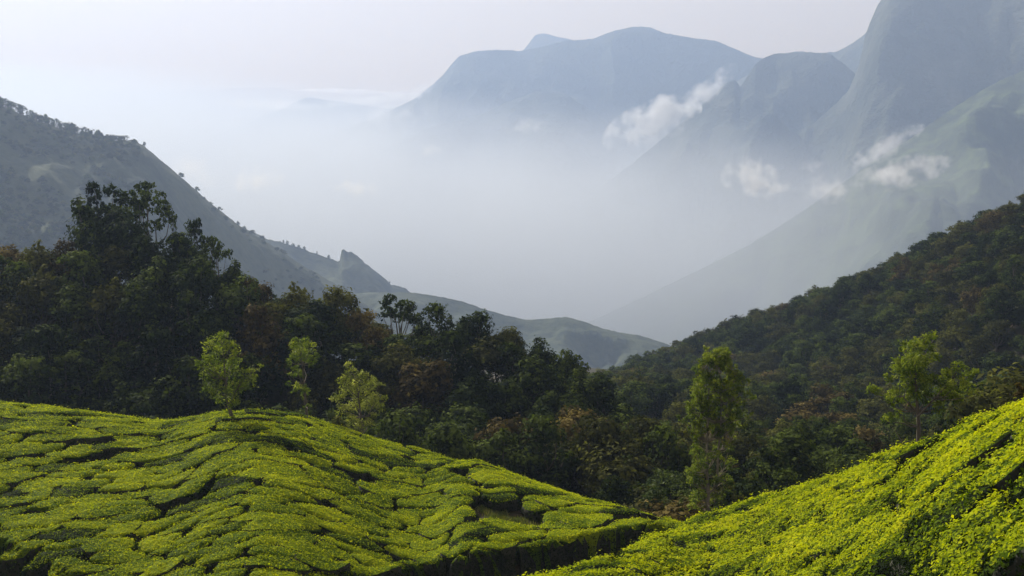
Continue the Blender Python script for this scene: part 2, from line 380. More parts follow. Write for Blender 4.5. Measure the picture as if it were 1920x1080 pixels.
ridge('mountain', [(900, 160, 5700), (960, 112, 5700), (985, 90, 5700), (1003, 66, 5700), (1020, 62, 5700), (1042, 68, 5700), (1070, 74, 5700), (1100, 88, 5700), (1160, 130, 5700), (1300, 200, 5700)],
      'tiny faint peak showing above the broad pale mountain', M_MOUNT, -3, 8, 160, 900, 300, 0.6, 300, 0.8, 100, 40, 300, 808, sm=0.05, jag=1.0, nr=(24, 8))
ridge('mountain', [(300, 300, 5600), (480, 222, 5600), (530, 203, 5600), (560, 188, 5600), (578, 182, 5600), (600, 186, 5600), (650, 192, 5600), (700, 200, 5600), (760, 208, 5600), (830, 225, 5600), (1000, 270, 5600)],
      'small faint peak rising out of the mist left of centre', M_MOUNT, -20, 4, 220, 900, 400, 0.4, 300, 0.8, 200, 50, 300, 909, sm=0.06, jag=1.0, nr=(30, 10))

# valley floor out to the horizon side of the haze
n = 90
gx = np.linspace(-6900, 6900, n); gy = np.linspace(-3000, 7850, n)
GX, GY = np.meshgrid(gx, gy, indexing='ij')
GZ = FLOOR_Z + 60 * fbm(GX / 900, GY / 900, 55, 4)
link('valley_floor', mesh_np('valley_floor', np.stack([GX, GY, GZ], -1).reshape(-1, 3), grid_faces(n, n)[:, ::-1], M_FLOOR, True), label='deep valley floor lost under the mist', kind='structure')

# ------------------------------------------------------------------ air, mist and clouds
def box_mesh(name, lo, hi, mat):
    x0, y0, z0 = lo; x1, y1, z1 = hi
    V = np.array([(x0, y0, z0), (x1, y0, z0), (x1, y1, z0), (x0, y1, z0), (x0, y0, z1), (x1, y0, z1), (x1, y1, z1), (x0, y1, z1)])
    Fc = np.array([(0, 3, 2, 1), (4, 5, 6, 7), (0, 1, 5, 4), (1, 2, 6, 5), (2, 3, 7, 6), (3, 0, 4, 7)])
    return mesh_np(name, V, Fc, mat)
def vol_mat(name, color, dens, g):
    m, nt, N = nodes(name)
    v = N('ShaderNodeVolumePrincipled', i_Density=dens, i_Anisotropy=g); v.inputs['Color'].default_value = (*color, 1)
    o = N('ShaderNodeOutputMaterial'); nt.links.new(v.outputs[0], o.inputs['Volume'])
    return m
HAZE_TOP = 720.0
haze = link('haze', box_mesh('haze', (-7100, -3300, -960), (7100, 7950, HAZE_TOP), vol_mat('haze_air', (0.46, 0.60, 0.88), 1.7e-4, 0.35)),
            label='thin blue haze filling the air over the whole valley', kind='stuff')
def slab(name, x0, x1, y0, y1, z0, ztop, amp, wl, seed, mat, label, nx=70, ny=70):
    gx, gy = np.linspace(x0, x1, nx), np.linspace(y0, y1, ny)
    X, Y = np.meshgrid(gx, gy, indexing='ij')
    Zt = ztop + amp * fbm(X / wl, Y / wl, seed, 4)
    V = np.concatenate([np.stack([X, Y, Zt], -1).reshape(-1, 3), np.stack([X, Y, X * 0 + z0], -1).reshape(-1, 3)])
    top = grid_faces(nx, ny)[:, ::-1]; k = nx * ny; fs = [top, top[:, ::-1] + k]
    def rim(idx, flip):
        q = np.stack([idx[:-1], idx[1:], idx[1:] + k, idx[:-1] + k], -1)
        return q[:, ::-1] if flip else q
    I = np.arange(k).reshape(nx, ny)
    fs += [rim(I[:, 0], True), rim(I[:, -1], False), rim(I[0, :], False), rim(I[-1, :], True)]
    return link(name, mesh_np(name, V, fs, mat, False), label=label, kind='stuff')

def mist_mat(name, color, g, dmax, z_top, z_full, nscale, namp):
    """mist that thins out upwards: density falls from z_full to z_top, its top edge waved by broad noise"""
    m, nt, N = nodes(name); L = nt.links.new
    geo = N('ShaderNodeNewGeometry'); sx = N('ShaderNodeSeparateXYZ'); L(geo.outputs['Position'], sx.inputs[0])
    mp = N('ShaderNodeMapping'); mp.inputs['Scale'].default_value = (1, 0.7, 2.2); L(geo.outputs['Position'], mp.inputs[0])
    nz = N('ShaderNodeTexNoise', i_Scale=nscale, i_Detail=4.0, i_Roughness=0.6); L(mp.outputs[0], nz.inputs['Vector'])
    a = N('ShaderNodeMath', operation='MULTIPLY_ADD'); L(nz.outputs['Fac'], a.inputs[0]); a.inputs[1].default_value = namp; a.inputs[2].default_value = -namp / 2
    b = N('ShaderNodeMath', operation='SUBTRACT'); L(sx.outputs['Z'], b.inputs[0]); L(a.outputs[0], b.inputs[1])
    tl = N('ShaderNodeMath', operation='MULTIPLY_ADD'); L(sx.outputs['X'], tl.inputs[0]); tl.inputs[1].default_value = 0.09; L(b.outputs[0], tl.inputs[2])   # lies lower towards the right-hand mountains
    b = tl
    r = N('ShaderNodeMapRange', interpolation_type='SMOOTHSTEP'); L(b.outputs[0], r.inputs[0])
    for k, v_ in ((1, z_top), (2, z_full), (3, 0.0), (4, dmax)): r.inputs[k].default_value = v_
    v = N('ShaderNodeVolumePrincipled', i_Anisotropy=g); v.inputs['Color'].default_value = (*color, 1)
    L(r.outputs[0], v.inputs['Density'])
    o = N('ShaderNodeOutputMaterial'); L(v.outputs[0], o.inputs['Volume'])
    return m
link('valley_mist', box_mesh('valley_mist', (-6800, 2300, -800), (6800, 7800, 170), mist_mat('mist_air', (0.80, 0.84, 0.90), 0.3, 1.5e-3, 20.0, -480.0, 0.0019, 330.0)),
     label='soft white mist lying in the deep valley below the mountains', kind='stuff')

link('far_mist', box_mesh('far_mist', (-9000, 8000, -900), (9000, 13000, 1500), vol_mat('far_mist_air', (0.86, 0.70, 0.50), 1.9e-4, 0.35)),
     label='pale distant mist standing behind the farthest mountains', kind='stuff')
# sea of cloud beyond the haze
m, nt, N = nodes('cloud_white')
p = N('ShaderNodeBsdfDiffuse'); p.inputs[0].default_value = (0.9, 0.9, 0.9, 1)
o_ = N('ShaderNodeOutputMaterial'); nt.links.new(p.outputs[0], o_.inputs[0])
M_CLOUD = m
nx, ny = 420, 90
gx = np.linspace(-16000, 16000, nx); s = np.linspace(0, 1, ny)
gy = 13100 + 26000 * s ** 2.2
X, Y = np.meshgrid(gx, gy, indexing='ij')
edge = np.clip((Y - 13100) / 260, 0, 1)
Zc = -760 + 740 * np.sqrt(edge) + 330 * edge * fbm(X / 2600, Y / 2600, 71, 6) - 20
link('cloud_sea', mesh_np('cloud_sea', np.stack([X, Y, Zc], -1).reshape(-1, 3), grid_faces(nx, ny)[:, ::-1], M_CLOUD, True), label='flat white sea of cloud on the horizon', kind='structure')

# small clouds caught on the slopes: real volumes, denser towards their ragged middles
def cloud_mat(name, dens, seed, period):
    m, nt, N = nodes(name); L = nt.links.new
    tc = N('ShaderNodeTexCoord')
    ln = N('ShaderNodeVectorMath', operation='LENGTH'); L(tc.outputs['Object'], ln.inputs[0])
    geo = N('ShaderNodeNewGeometry'); scl = N('ShaderNodeVectorMath', operation='SCALE'); scl.inputs['Scale'].default_value = 1.0 / period; L(geo.outputs['Position'], scl.inputs[0])
    ad = N('ShaderNodeVectorMath', operation='ADD'); L(scl.outputs[0], ad.inputs[0]); ad.inputs[1].default_value = (seed * 3.7, seed * 1.3, seed * 2.1)
    nz = N('ShaderNodeTexNoise', i_Scale=1.0, i_Detail=6.0, i_Roughness=0.6); L(ad.outputs[0], nz.inputs['Vector'])
    a = N('ShaderNodeMath', operation='MULTIPLY_ADD'); L(nz.outputs['Fac'], a.inputs[0]); a.inputs[1].default_value = 4.4; a.inputs[2].default_value = -2.2 + 0.85
    b = N('ShaderNodeMath', operation='SUBTRACT'); L(a.outputs[0], b.inputs[0]); L(ln.outputs['Value'], b.inputs[1])
    r = N('ShaderNodeMapRange', interpolation_type='SMOOTHSTEP'); L(b.outputs[0], r.inputs[0])
    for k, v_ in ((1, 0.0), (2, 0.95), (3, 0.0), (4, dens)): r.inputs[k].default_value = v_
    v = N('ShaderNodeVolumePrincipled', i_Anisotropy=0.2); v.inputs['Color'].default_value = (1, 1, 1, 1)
    L(r.outputs[0], v.inputs['Density'])
    o = N('ShaderNodeOutputMaterial'); L(v.outputs[0], o.inputs['Volume'])
    m.cycles.volume_step_rate = 0.25
    return m
def ico(name, sub, mat):
    import bmesh
    bm = bmesh.new(); bmesh.ops.create_icosphere(bm, subdivisions=sub, radius=1.0)
    me = bpy.data.meshes.new(name); bm.to_mesh(me); bm.free(); me.materials.append(mat)
    return me
def cloud(px, py, R, wpx, hpx, rot, dens, seed, label):
    R = R * FAR
    p = at(px, py, R)
    me = ico('cloud', 3, cloud_mat('cloud_air', dens, seed, 0.30 * math.sqrt(wpx * hpx) * R / F))
    o = link('cloud', me, label, 'cloud', loc=p, group='small clouds clinging to the mountain slopes')
    k = R / F / 2
    o.scale = (wpx * k, max(wpx, hpx) * k * 0.55, hpx * k)
    th = math.atan2(p[0], p[1])
    o.rotation_euler = (0, math.radians(-rot), -th)
for a_ in [
    (1222, 232, 3200, 200, 95, 24, 0.026, 1, 'ragged white cloud on the lower left flank of the knobbed mountain shoulder'),
    (1318, 178, 3350, 165, 50, 42, 0.016, 2, 'thin white cloud streaming up the edge of the knobbed shoulder'),
    (1408, 330, 1720, 115, 80, 0, 0.030, 3, 'bright puffy white cloud over the mist right of centre'),
    (1446, 352, 1720, 90, 45, 0, 0.024, 4, 'low flat cloud joined to the right side of the bright puff'),
    (1556, 356, 1740, 120, 60, 0, 0.018, 5, 'pale flat cloud in front of the foot of the green spur'),
    (1690, 325, 1800, 190, 62, 15, 0.018, 6, 'long soft cloud lying across the green mountain spur'),
    (1655, 280, 2300, 170, 44, 33, 0.016, 7, 'slim white cloud rising behind the green spur'),
    (1524, 312, 1850, 60, 30, 0, 0.012, 8, 'tiny white cloud left of the green spur'),
    (672, 356, 1740, 95, 44, 0, 0.022, 9, 'small white cloud above the notched rock spike'),
    (482, 338, 1750, 110, 60, 0, 0.016, 10, 'small white cloud beside the steep left ridge'),
    (985, 236, 1780, 100, 36, 0, 0.008, 11, 'faint white cloud below the broad pale mountain'),
    (806, 282, 1780, 60, 28, 0, 0.014, 12, 'smallest faint cloud over the misty middle'),
    (715, 222, 4000, 150, 60, 5, 0.008, 13, 'broad faint cloud at the left foot of the broad pale mountain'),
    (360, 318, 1760, 130, 60, -20, 0.009, 14, 'pale cloud just over the crest of the steep left ridge'),
    (700, 186, 4150, 230, 26, 6, 0.010, 15, 'long thin white cloud streak left of the broad pale mountain'),
    (500, 196, 4000, 220, 24, -3, 0.009, 16, 'long faint cloud streak low in the left sky over the mist'),
    (790, 166, 4300, 90, 30, 30, 0.010, 17, 'small bright cloud wisp climbing the left end of the broad pale mountain'),
]: cloud(*a_)

# ------------------------------------------------------------------ leaves, crowns and trunks
def unit(v): return v / np.maximum(np.linalg.norm(v, axis=-1, keepdims=True), 1e-9)
def cards(C, Nn, L_, Wd, r, along=None):
    """one small folded leaf-shaped quad per centre"""
    n = len(C)
    a = unit(r.normal(size=(n, 3)) if along is None else along + 0.35 * r.normal(size=(n, 3)))
    t = unit(a - (a * Nn).sum(1, keepdims=True) * Nn)
    b = np.cross(Nn, t)
    L_ = np.broadcast_to(L_, (n,))[:, None]; Wd = np.broadcast_to(Wd, (n,))[:, None]
    V = np.stack([C - t * L_ * 0.5, C + b * Wd * 0.5 + Nn * Wd * 0.18, C + t * L_ * 0.5, C - b * Wd * 0.5 + Nn * Wd * 0.18], 1)
    return V.reshape(-1, 3), np.arange(4 * n).reshape(n, 4)
def crown_mesh(name, puffs, dens, size, mat, seed, clump=9, tuft=False, aspect=0.55, spread=0.2):
    r = np.random.default_rng(seed)
    Cs, Ns, Al, Ti = [], [], [], []
    for (x, y, z, rad, *sq) in puffs:
        fl = sq[0] if sq else 0.8
        m = max(3, int(dens * 4 * math.pi * rad * rad / clump))
        d = r.normal(size=(m, 3)); d[:, 2] += 0.25; d = unit(d)
        cc = d * rad * r.uniform(0.62, 1.05, (m, 1)); ct = r.normal(0.5, 0.17, m) + r.normal(0, 0.10)
        k = np.repeat(np.arange(m), clump)
        off = r.normal(size=(len(k), 3)) * rad * spread
        P = cc[k] + off
        out = unit(P)
        P[:, 2] *= fl
        nn = unit(out * (1.0 if not tuft else 0.45) + r.normal(size=P.shape) * (0.36 if not tuft else 0.6) + np.array([0, 0, 0.3]))
        Cs.append(P + (x, y, z)); Ns.append(nn); Al.append(out); Ti.append(ct[k] + r.normal(0, 0.10, len(k)) + 0.12 * out[:, 2])  # tint rises towards the crown top: top light painted into the leaves
    C = np.concatenate(Cs); Nn = np.concatenate(Ns)
    s = size * r.uniform(0.7, 1.3, len(C))
    V, Fc = cards(C, Nn, s, s * aspect, r, np.concatenate(Al) if tuft else None)
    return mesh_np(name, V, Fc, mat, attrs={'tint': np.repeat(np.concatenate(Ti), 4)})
def tubes(name, chains, mat, sides=6):
    """chains: lists of (x, y, z, radius); one mesh"""
    Vs, Fs, k = [], [], 0
    for ch in chains:
        ch = np.array(ch, float); P = ch[:, :3]; n = len(P)
        T = unit(np.gradient(P, axis=0))
        ref = np.tile([1.0, 0.13, 0.07], (n, 1)); ref[np.abs(T[:, 0]) > 0.9] = (0, 1, 0)
        a = unit(np.cross(T, ref)); b = np.cross(T, a)
        an = np.linspace(0, 2 * math.pi, sides, endpoint=False)
        ring = P[:, None] + ch[:, 3][:, None, None] * (a[:, None] * np.cos(an)[None, :, None] + b[:, None] * np.sin(an)[None, :, None])
        Vs.append(ring.reshape(-1, 3))
        i = np.arange(n - 1)[:, None] * sides; j = np.arange(sides)[None]; j2 = (j + 1) % sides
        Fs.append(np.stack([i + j, i + j2, i + sides + j2, i + sides + j], -1).reshape(-1, 4) + k)
        k += n * sides
    return mesh_np(name, np.concatenate(Vs), np.concatenate(Fs), mat, True)
def bend(p, q, r0, r1, r, n=5, wob=0.06):
    p, q = np.array(p, float), np.array(q, float); d = np.linalg.norm(q - p)
    out = []
    for i in range(n):
        s = i / (n - 1)
        c = p + (q - p) * s + (r.normal(size=3) * wob * d * math.sin(math.pi * s)) + np.array([0, 0, -0.10 * d * math.sin(math.pi * s)])
        out.append((*c, r0 + (r1 - r0) * s))
    return out

def tree_variant(kind, seed):
    """unit tree about 10 m tall and 8 m across: (crown mesh, trunk mesh)"""
    r = np.random.default_rng(seed)
    puffs = []
    if kind == 'open':                       # bare forking limbs that carry small flat tufts
        mat, dens, size = M_DARK, 11.0, 0.34
        for i in range(22):
            a, e = r.uniform(0, 2 * math.pi), r.uniform(0, 1)
            rr_ = 3.6 * math.sqrt(r.uniform(0.05, 1))
            puffs.append((rr_ * math.cos(a), rr_ * math.sin(a), 9.5 - 0.16 * rr_ ** 2 - 1.8 * e, r.uniform(0.65, 1.15), 0.55))
    elif kind == 'twig':                     # thin stems with one tuft each
        mat, dens, size = M_DARK, 11.0, 0.30
        for i in range(5):
            a = r.uniform(0, 2 * math.pi); rr_ = r.uniform(0.1, 1.5)
            puffs.append((rr_ * math.cos(a), rr_ * math.sin(a), r.uniform(7.4, 9.6), r.uniform(0.55, 0.9), 0.7))
    else:
        mat = {'dark': M_DARK, 'olive': M_OLIVE, 'rust': M_RUST}[kind[:-1]] if kind[-1].isdigit() else {'dark': M_DARK, 'olive': M_OLIVE, 'rust': M_RUST}[kind]
        dens, size = 9.5, 0.44
        top = r.uniform(0.75, 1.25)
        n = int(r.integers(12, 17))
        for i in range(n):
            a = r.uniform(0, 2 * math.pi) ; h = r.uniform(0, 1)
            rmax = 3.3 * math.sqrt(max(0.05, 1 - (h ** 1.6) * 0.92))
            rr_ = rmax * math.sqrt(r.uniform(0.15, 1)) * 0.95
            puffs.append((rr_ * math.cos(a), rr_ * math.sin(a), 3.0 + 5.9 * h, r.uniform(1.05, 1.7) * (1.15 - 0.35 * h), r.uniform(0.65, 0.95)))
        puffs.append((0, 0, 6.0, 2.3, 1.1))
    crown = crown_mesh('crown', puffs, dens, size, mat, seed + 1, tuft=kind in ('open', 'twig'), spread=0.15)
    fork = (r.normal(0, 0.2), r.normal(0, 0.2), 2.6 if kind not in ('open', 'twig') else 3.4)
    ch = [[(0, 0, -0.8, 0.34), (fork[0] * 0.3, fork[1] * 0.3, 0.4, 0.27), (fork[0] * 0.7, fork[1] * 0.7, 1.6, 0.23), (*fork, 0.20)]]
    for p_ in puffs[:12]:
        ch.append(bend(fork, p_[:3], 0.13, 0.03, r))
    return crown, tubes('trunk', ch, M_BARK, 5)
VAR = {k: [] for k in ('dark', 'olive', 'rust', 'open', 'twig')}
for i in range(6): VAR['dark'].append(tree_variant('dark', 100 + i))
for i in range(4): VAR['olive'].append(tree_variant('olive', 200 + i))
for i in range(4): VAR['rust'].append(tree_variant('rust', 300 + i))
for i in range(2): VAR['open'].append(tree_variant('open', 400 + i))
for i in range(2): VAR['twig'].append(tree_variant('twig', 500 + i))
TNAME = {'dark': 'evergreen_tree', 'olive': 'broadleaf_tree', 'rust': 'rust_leaved_tree', 'open': 'tufted_tree', 'twig': 'slender_tree'}

def place_tree(kind, x, y, z, h, w, label, group, r, name=None):
    e = link(name or TNAME[kind], None, label, 'tree', group, loc=(x, y, z))
    e.empty_display_size = 0.5
    e.scale = (w / 8.0, w / 8.0, h / 10.0); e.rotation_euler = (0, 0, r.uniform(0, 2 * math.pi))
    c, t = VAR[kind][int(r.integers(len(VAR[kind])))]
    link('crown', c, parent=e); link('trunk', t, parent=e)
    return e
def hidden(x, y, z):
    """does the land between hide this point from the camera?"""
    r = math.hypot(x, y); s = np.linspace(0.25, 0.985, 90)
    return bool(np.any(terrain(x * s, y * s) > z * s + 0.05))
def visible_px(x, y, z, pad=60):
    u, v = to_px(x, y, z)
    return -pad < u < W + pad and v < H + 80

rt = np.random.default_rng(11)
PLACED = []
def hand_tree(kind, px, ytop, R, wpx, label, group='single trees that stand out from the forest', hmin=4.0, name=None):
    top = at(px, ytop, R)
    g = float(terrain(np.array(top[0]), np.array(top[1])))
    h = max(hmin, top[2] - g)
    if kind in ('dark', 'olive', 'rust') and name is None: wpx = max(wpx, 0.72 * h * F / R)
    place_tree(kind, top[0], top[1], top[2] - h, h, wpx * R / F, label, group, rt, name)
    PLACED.append((top[0], top[1], wpx * R / F * 0.30))

# trees that stand out along the top of the left forest
for a_ in [
    ('open', 262, 334, 151, 120, 'tall tree with bare forked stems and flat tufts, highest on the left forest'),
    ('open', 192, 334, 153, 110, 'tufted tall tree just left of the highest bare-stemmed one'),
    ('dark', 165, 364, 149, 125, 'broad dark tree under the two tufted ones, at its left'),
    ('dark', 232, 378, 146, 120, 'broad dark tree under the two tufted ones, at its right'),
    ('twig', 322, 384, 148, 34, 'thin lone stem with a small tuft, right of the highest trees'),
    ('open', 362, 404, 147, 62, 'small flat-topped tree leaning out beyond the thin lone stem'),
    ('open', 402, 436, 145, 66, 'dark layered tree on the right shoulder of the left forest top'),
    ('dark', 430, 485, 143, 60, 'dark tree standing at the step where the forest top falls right'),
    ('dark', 330, 425, 144, 110, 'round dark green tree below the thin lone stem'),
    ('dark', 280, 440, 141, 110, 'round dark tree below the highest bare-stemmed tree'),
    ('rust', 130, 438, 146, 90, 'golden brown tree at the left, below the broad dark ones'),
    ('olive', 60, 440, 148, 90, 'olive brown tree near the left edge of the picture'),
    ('olive', 640, 522, 140, 85, 'pale olive open tree on the crest of the left forest, above the round shade tree'),
    ('olive', 560, 520, 141, 70, 'olive tree on the crest left of the pale open one'),
    ('rust', 480, 512, 142, 66, 'reddish tree just right of the step in the forest top'),
    ('rust', 680, 575, 138, 70, 'rust tinged tree hanging below the pale open crest tree'),
    ('open', 745, 547, 140, 110, 'dark see-through tree with a tufted crown standing alone on the crest'),
    ('dark', 820, 562, 140, 110, 'wide dark green tree right of the see-through crest tree'),
    ('dark', 890, 575, 139, 90, 'dark green tree two crowns right of the see-through crest tree'),
    ('olive', 950, 600, 138, 76, 'olive brown tree on the falling right part of the left forest'),
    ('dark', 1010, 632, 136, 70, 'dark tree on the falling crest over the right end of the left forest'),
    ('dark', 1070, 655, 134, 70, 'dark tree with a light branch near the right end of the left forest'),
    ('dark', 1128, 700, 131, 66, 'last dark tree at the right end of the left forest'),
    ('rust', 1090, 752, 118, 84, 'rusty red tree at the foot of the right end of the left forest'),
    ('rust', 1150, 772, 112, 80, 'rusty tree between the left forest and the gully shrubs'),
    ('olive', 1208, 770, 108, 70, 'olive brown rounded tree left of the tall silver oak'),
    ('dark', 1250, 790, 104, 84, 'brown green tree directly behind the left side of the silver oak'),
    ('rust', 1500, 752, 185, 130, 'wide golden brown tree in the hollow right of the silver oak'),
    ('rust', 1578, 768, 178, 110, 'second golden brown tree, right of the wide golden one'),
    ('rust', 1420, 800, 150, 90, 'orange tinged tree low in the hollow beside the silver oak'),
    ('olive', 1460, 830, 128, 110, 'dim brown tree low in the hollow below the golden ones'),
    ('dark', 1560, 830, 120, 120, 'near black tree low in the hollow right of the silver oak'),
    ('rust', 1625, 812, 118, 70, 'small rusty tree at the edge of the right tea slope'),
    ('olive', 1900, 665, 96, 120, 'olive tree cut by the right edge over the tea slope'),
    ('dark', 1840, 690, 104, 100, 'green tree right of the feathery shade tree'),
]: hand_tree(*a_)

# the rest of the left forest
def region(px, py):
    return ('at the far left edge' if px < 160 else 'left of round tree' if px < 370 else 'behind round tree' if px < 500 else
            'behind two-tiered tree' if px < 620 else 'behind pale tree' if px < 760 else 'right of pale tree' if px < 950 else 'above tea hill end'),\
           ('high in left forest,' if py < 590 else 'halfway up left forest,' if py < 690 else 'low in left forest,')
KW = {'dark': 'dark green tree', 'olive': 'olive tree', 'rust': 'brown tree'}
def size_word(h, w):
    return 'slim ' if h > 1.45 * w else 'squat ' if h < 0.85 * w else 'big ' if w > 8.2 else 'small ' if w < 6 else ''
cnt = 0
def scatter(pxr, rr0, rr1, sp, tries, accept):
    """Poisson scatter in plan: yields x, y"""
    th0, th1 = ray(pxr[0], 600)[0], ray(pxr[1], 600)[0]
    cell = {}
    for (x, y, q) in PLACED: cell.setdefault((int(x // sp), int(y // sp)), []).append((x, y))
    out = []
    for _ in range(tries):
        th = rt.uniform(th0, th1); r = math.sqrt(rt.uniform(rr0 ** 2, rr1 ** 2))
        x, y = r * math.sin(th), r * math.cos(th)
        i, j = int(x // sp), int(y // sp)
        if any((x - a) ** 2 + (y - b) ** 2 < sp * sp for di in (-1, 0, 1) for dj in (-1, 0, 1) for a, b in cell.get((i + di, j + dj), ())): continue
        if not accept(x, y, th, r): continue
        cell.setdefault((i, j), []).append((x, y)); out.append((x, y, th, r))
    return out
Iat = lambda A, th: float(np.interp(th, TH, A))
for x, y, th, r in scatter((-260, 1230), 100, 156, 3.5, 9000, lambda x, y, th, r: r > Iat(RL, th) + 14 and r < Iat(RF, th) + 6):
    g = float(terrain(np.array(x), np.array(y)))
    h = rt.uniform(7.0, 11.0); w = rt.uniform(6.0, 9.4)
    top = r * Iat(TF, th) + rt.uniform(-1.4, 0.3)
    if g + h > top: h = top - g
    if h < 4 or hidden(x, y, g + h) or not visible_px(x, y, g + h, 200): continue
    w = max(w, 0.78 * h)
    u, v = to_px(x, y, g + h)
    nn = float(vnoise(np.array(x / 11.0), np.array(y / 11.0), 5)); pr = 0.05 + 0.4 * sstep(0.5, 0.8, nn)
    if u < 230 and v < 640: pr = 0.5
    if 430 < u < 720 and v < 640: pr = 0.35
    if v > 700 and u < 1000: pr = 0.1
    q = rt.uniform()
    kind = ('rust' if rt.uniform() < 0.35 else 'olive') if q < pr else 'dark'
    where, lvl = region(u, v)
    place_tree(kind, x, y, g - 0.2, h + 0.2, w, size_word(h, w) + KW[kind] + ' ' + lvl + ' ' + where, size_word(h, w) + KW[kind] + 's ' + lvl + ' ' + where, rt)
    cnt += 1
print('left forest', cnt)

# wooded hollow between the two tea hills
bx = np.array([1050, 1150, 1200, 1300, 1400, 1460, 1550, 1650, 1750, 1850, 1920, 2100.]); by = np.array([740, 745, 775, 785, 770, 785, 765, 775, 745, 700, 668, 600.])
cnt = 0
for x, y, th, r in scatter((1120, 2060), 76, 200, 4.2, 9000, lambda x, y, th, r: r > max(Iat(RR, th), min(Iat(RL, th), 75)) + 9):
    g = float(terrain(np.array(x), np.array(y)))
    h = rt.uniform(5.5, 10.0) * (1 if r > 100 else 0.7); w = rt.uniform(4.5, 8.0)
    u0, v0 = to_px(x, y, g + h)
    if u0 < 1160 and r > 125: continue
    lim = ray(u0, np.interp(u0, bx, by) + rt.uniform(0, 35))[1] * r
    if g + h > lim: h = lim - g
    if h < 3 or hidden(x, y, g + h) or not visible_px(x, y, g + h, 120): continue
    u, v = to_px(x, y, g + h)
    q = rt.uniform()
    kind = 'rust' if q < 0.14 else 'olive' if q < 0.45 else 'dark'
    where = ('left of silver oak' if u < 1280 else 'behind silver oak' if u < 1400 else 'beside golden trees' if u < 1500 else
             'left of feathery tree' if u < 1660 else 'behind feathery tree' if u < 1800 else 'at the right edge')
    lvl = 'atop wooded hollow,' if v < 800 else 'deep in wooded hollow,'
    place_tree(kind, x, y, g - 0.2, h + 0.2, w, size_word(h, w) + KW[kind] + ' ' + lvl + ' ' + where, size_word(h, w) + KW[kind] + 's ' + lvl + ' ' + where, rt)
    cnt += 1; PLACED.append((x, y, 0))
print('hollow', cnt)

# right hillside: the 300 trees that show largest singly, the rest as one wood
cand = []
for x, y, th, r in scatter((1080, 2080), 140, 440, 5.9, 30000, lambda x, y, th, r: r < Iat(RG, th) + 8):
    g = float(terrain(np.array(x), np.array(y)))
    h = rt.uniform(6.5, 10.5); w = rt.uniform(7.0, 11.0)
    top = r * Iat(TG, th) + rt.uniform(0.0, 3.2)
    if g + h > top: h = max(4.5, top - g)
    if r < 185:
        h *= 0.8; w *= 0.8
        if (to_px(x, y, g + h)[1] > np.interp(to_px(x, y, g + h)[0], bx, by)): continue
    if hidden(x, y, g + h) or not visible_px(x, y, g + h, 100): continue
    q = rt.uniform(); nn = float(vnoise(np.array(x / 30.0), np.array(y / 30.0), 15))
    u, v = to_px(x, y, g + h)
    pr = 0.045 + (0.35 if u > 1820 and v < 420 else 0)
    kind = 'rust' if q < pr else 'olive' if q < pr + 0.25 + 0.4 * sstep(0.45, 0.75, nn) else 'dark'
    cand.append((w / r * (1 if -20 < u < 1940 else 0.01), kind, x, y, g, h, w, u, v, r))
cand.sort(key=lambda c: -c[0])
print('hillside', len(cand))
for (s_, kind, x, y, g, h, w, u, v, r) in cand[:300]:
    where = ('left of silver oak' if u < 1280 else 'behind silver oak' if u < 1400 else 'over golden trees' if u < 1620 else 'behind feathery tree' if u < 1800 else 'at the right edge')
    lvl = 'near right hillside skyline,' if r > 360 else 'halfway up right hillside,' if r > 270 else 'at right hillside foot,'
    place_tree(kind, x, y, g - 0.3, h + 0.3, w, size_word(h, w) + KW[kind] + ' ' + lvl + ' ' + where, size_word(h, w) + KW[kind] + 's ' + lvl + ' ' + where, rt, 'hillside_tree')

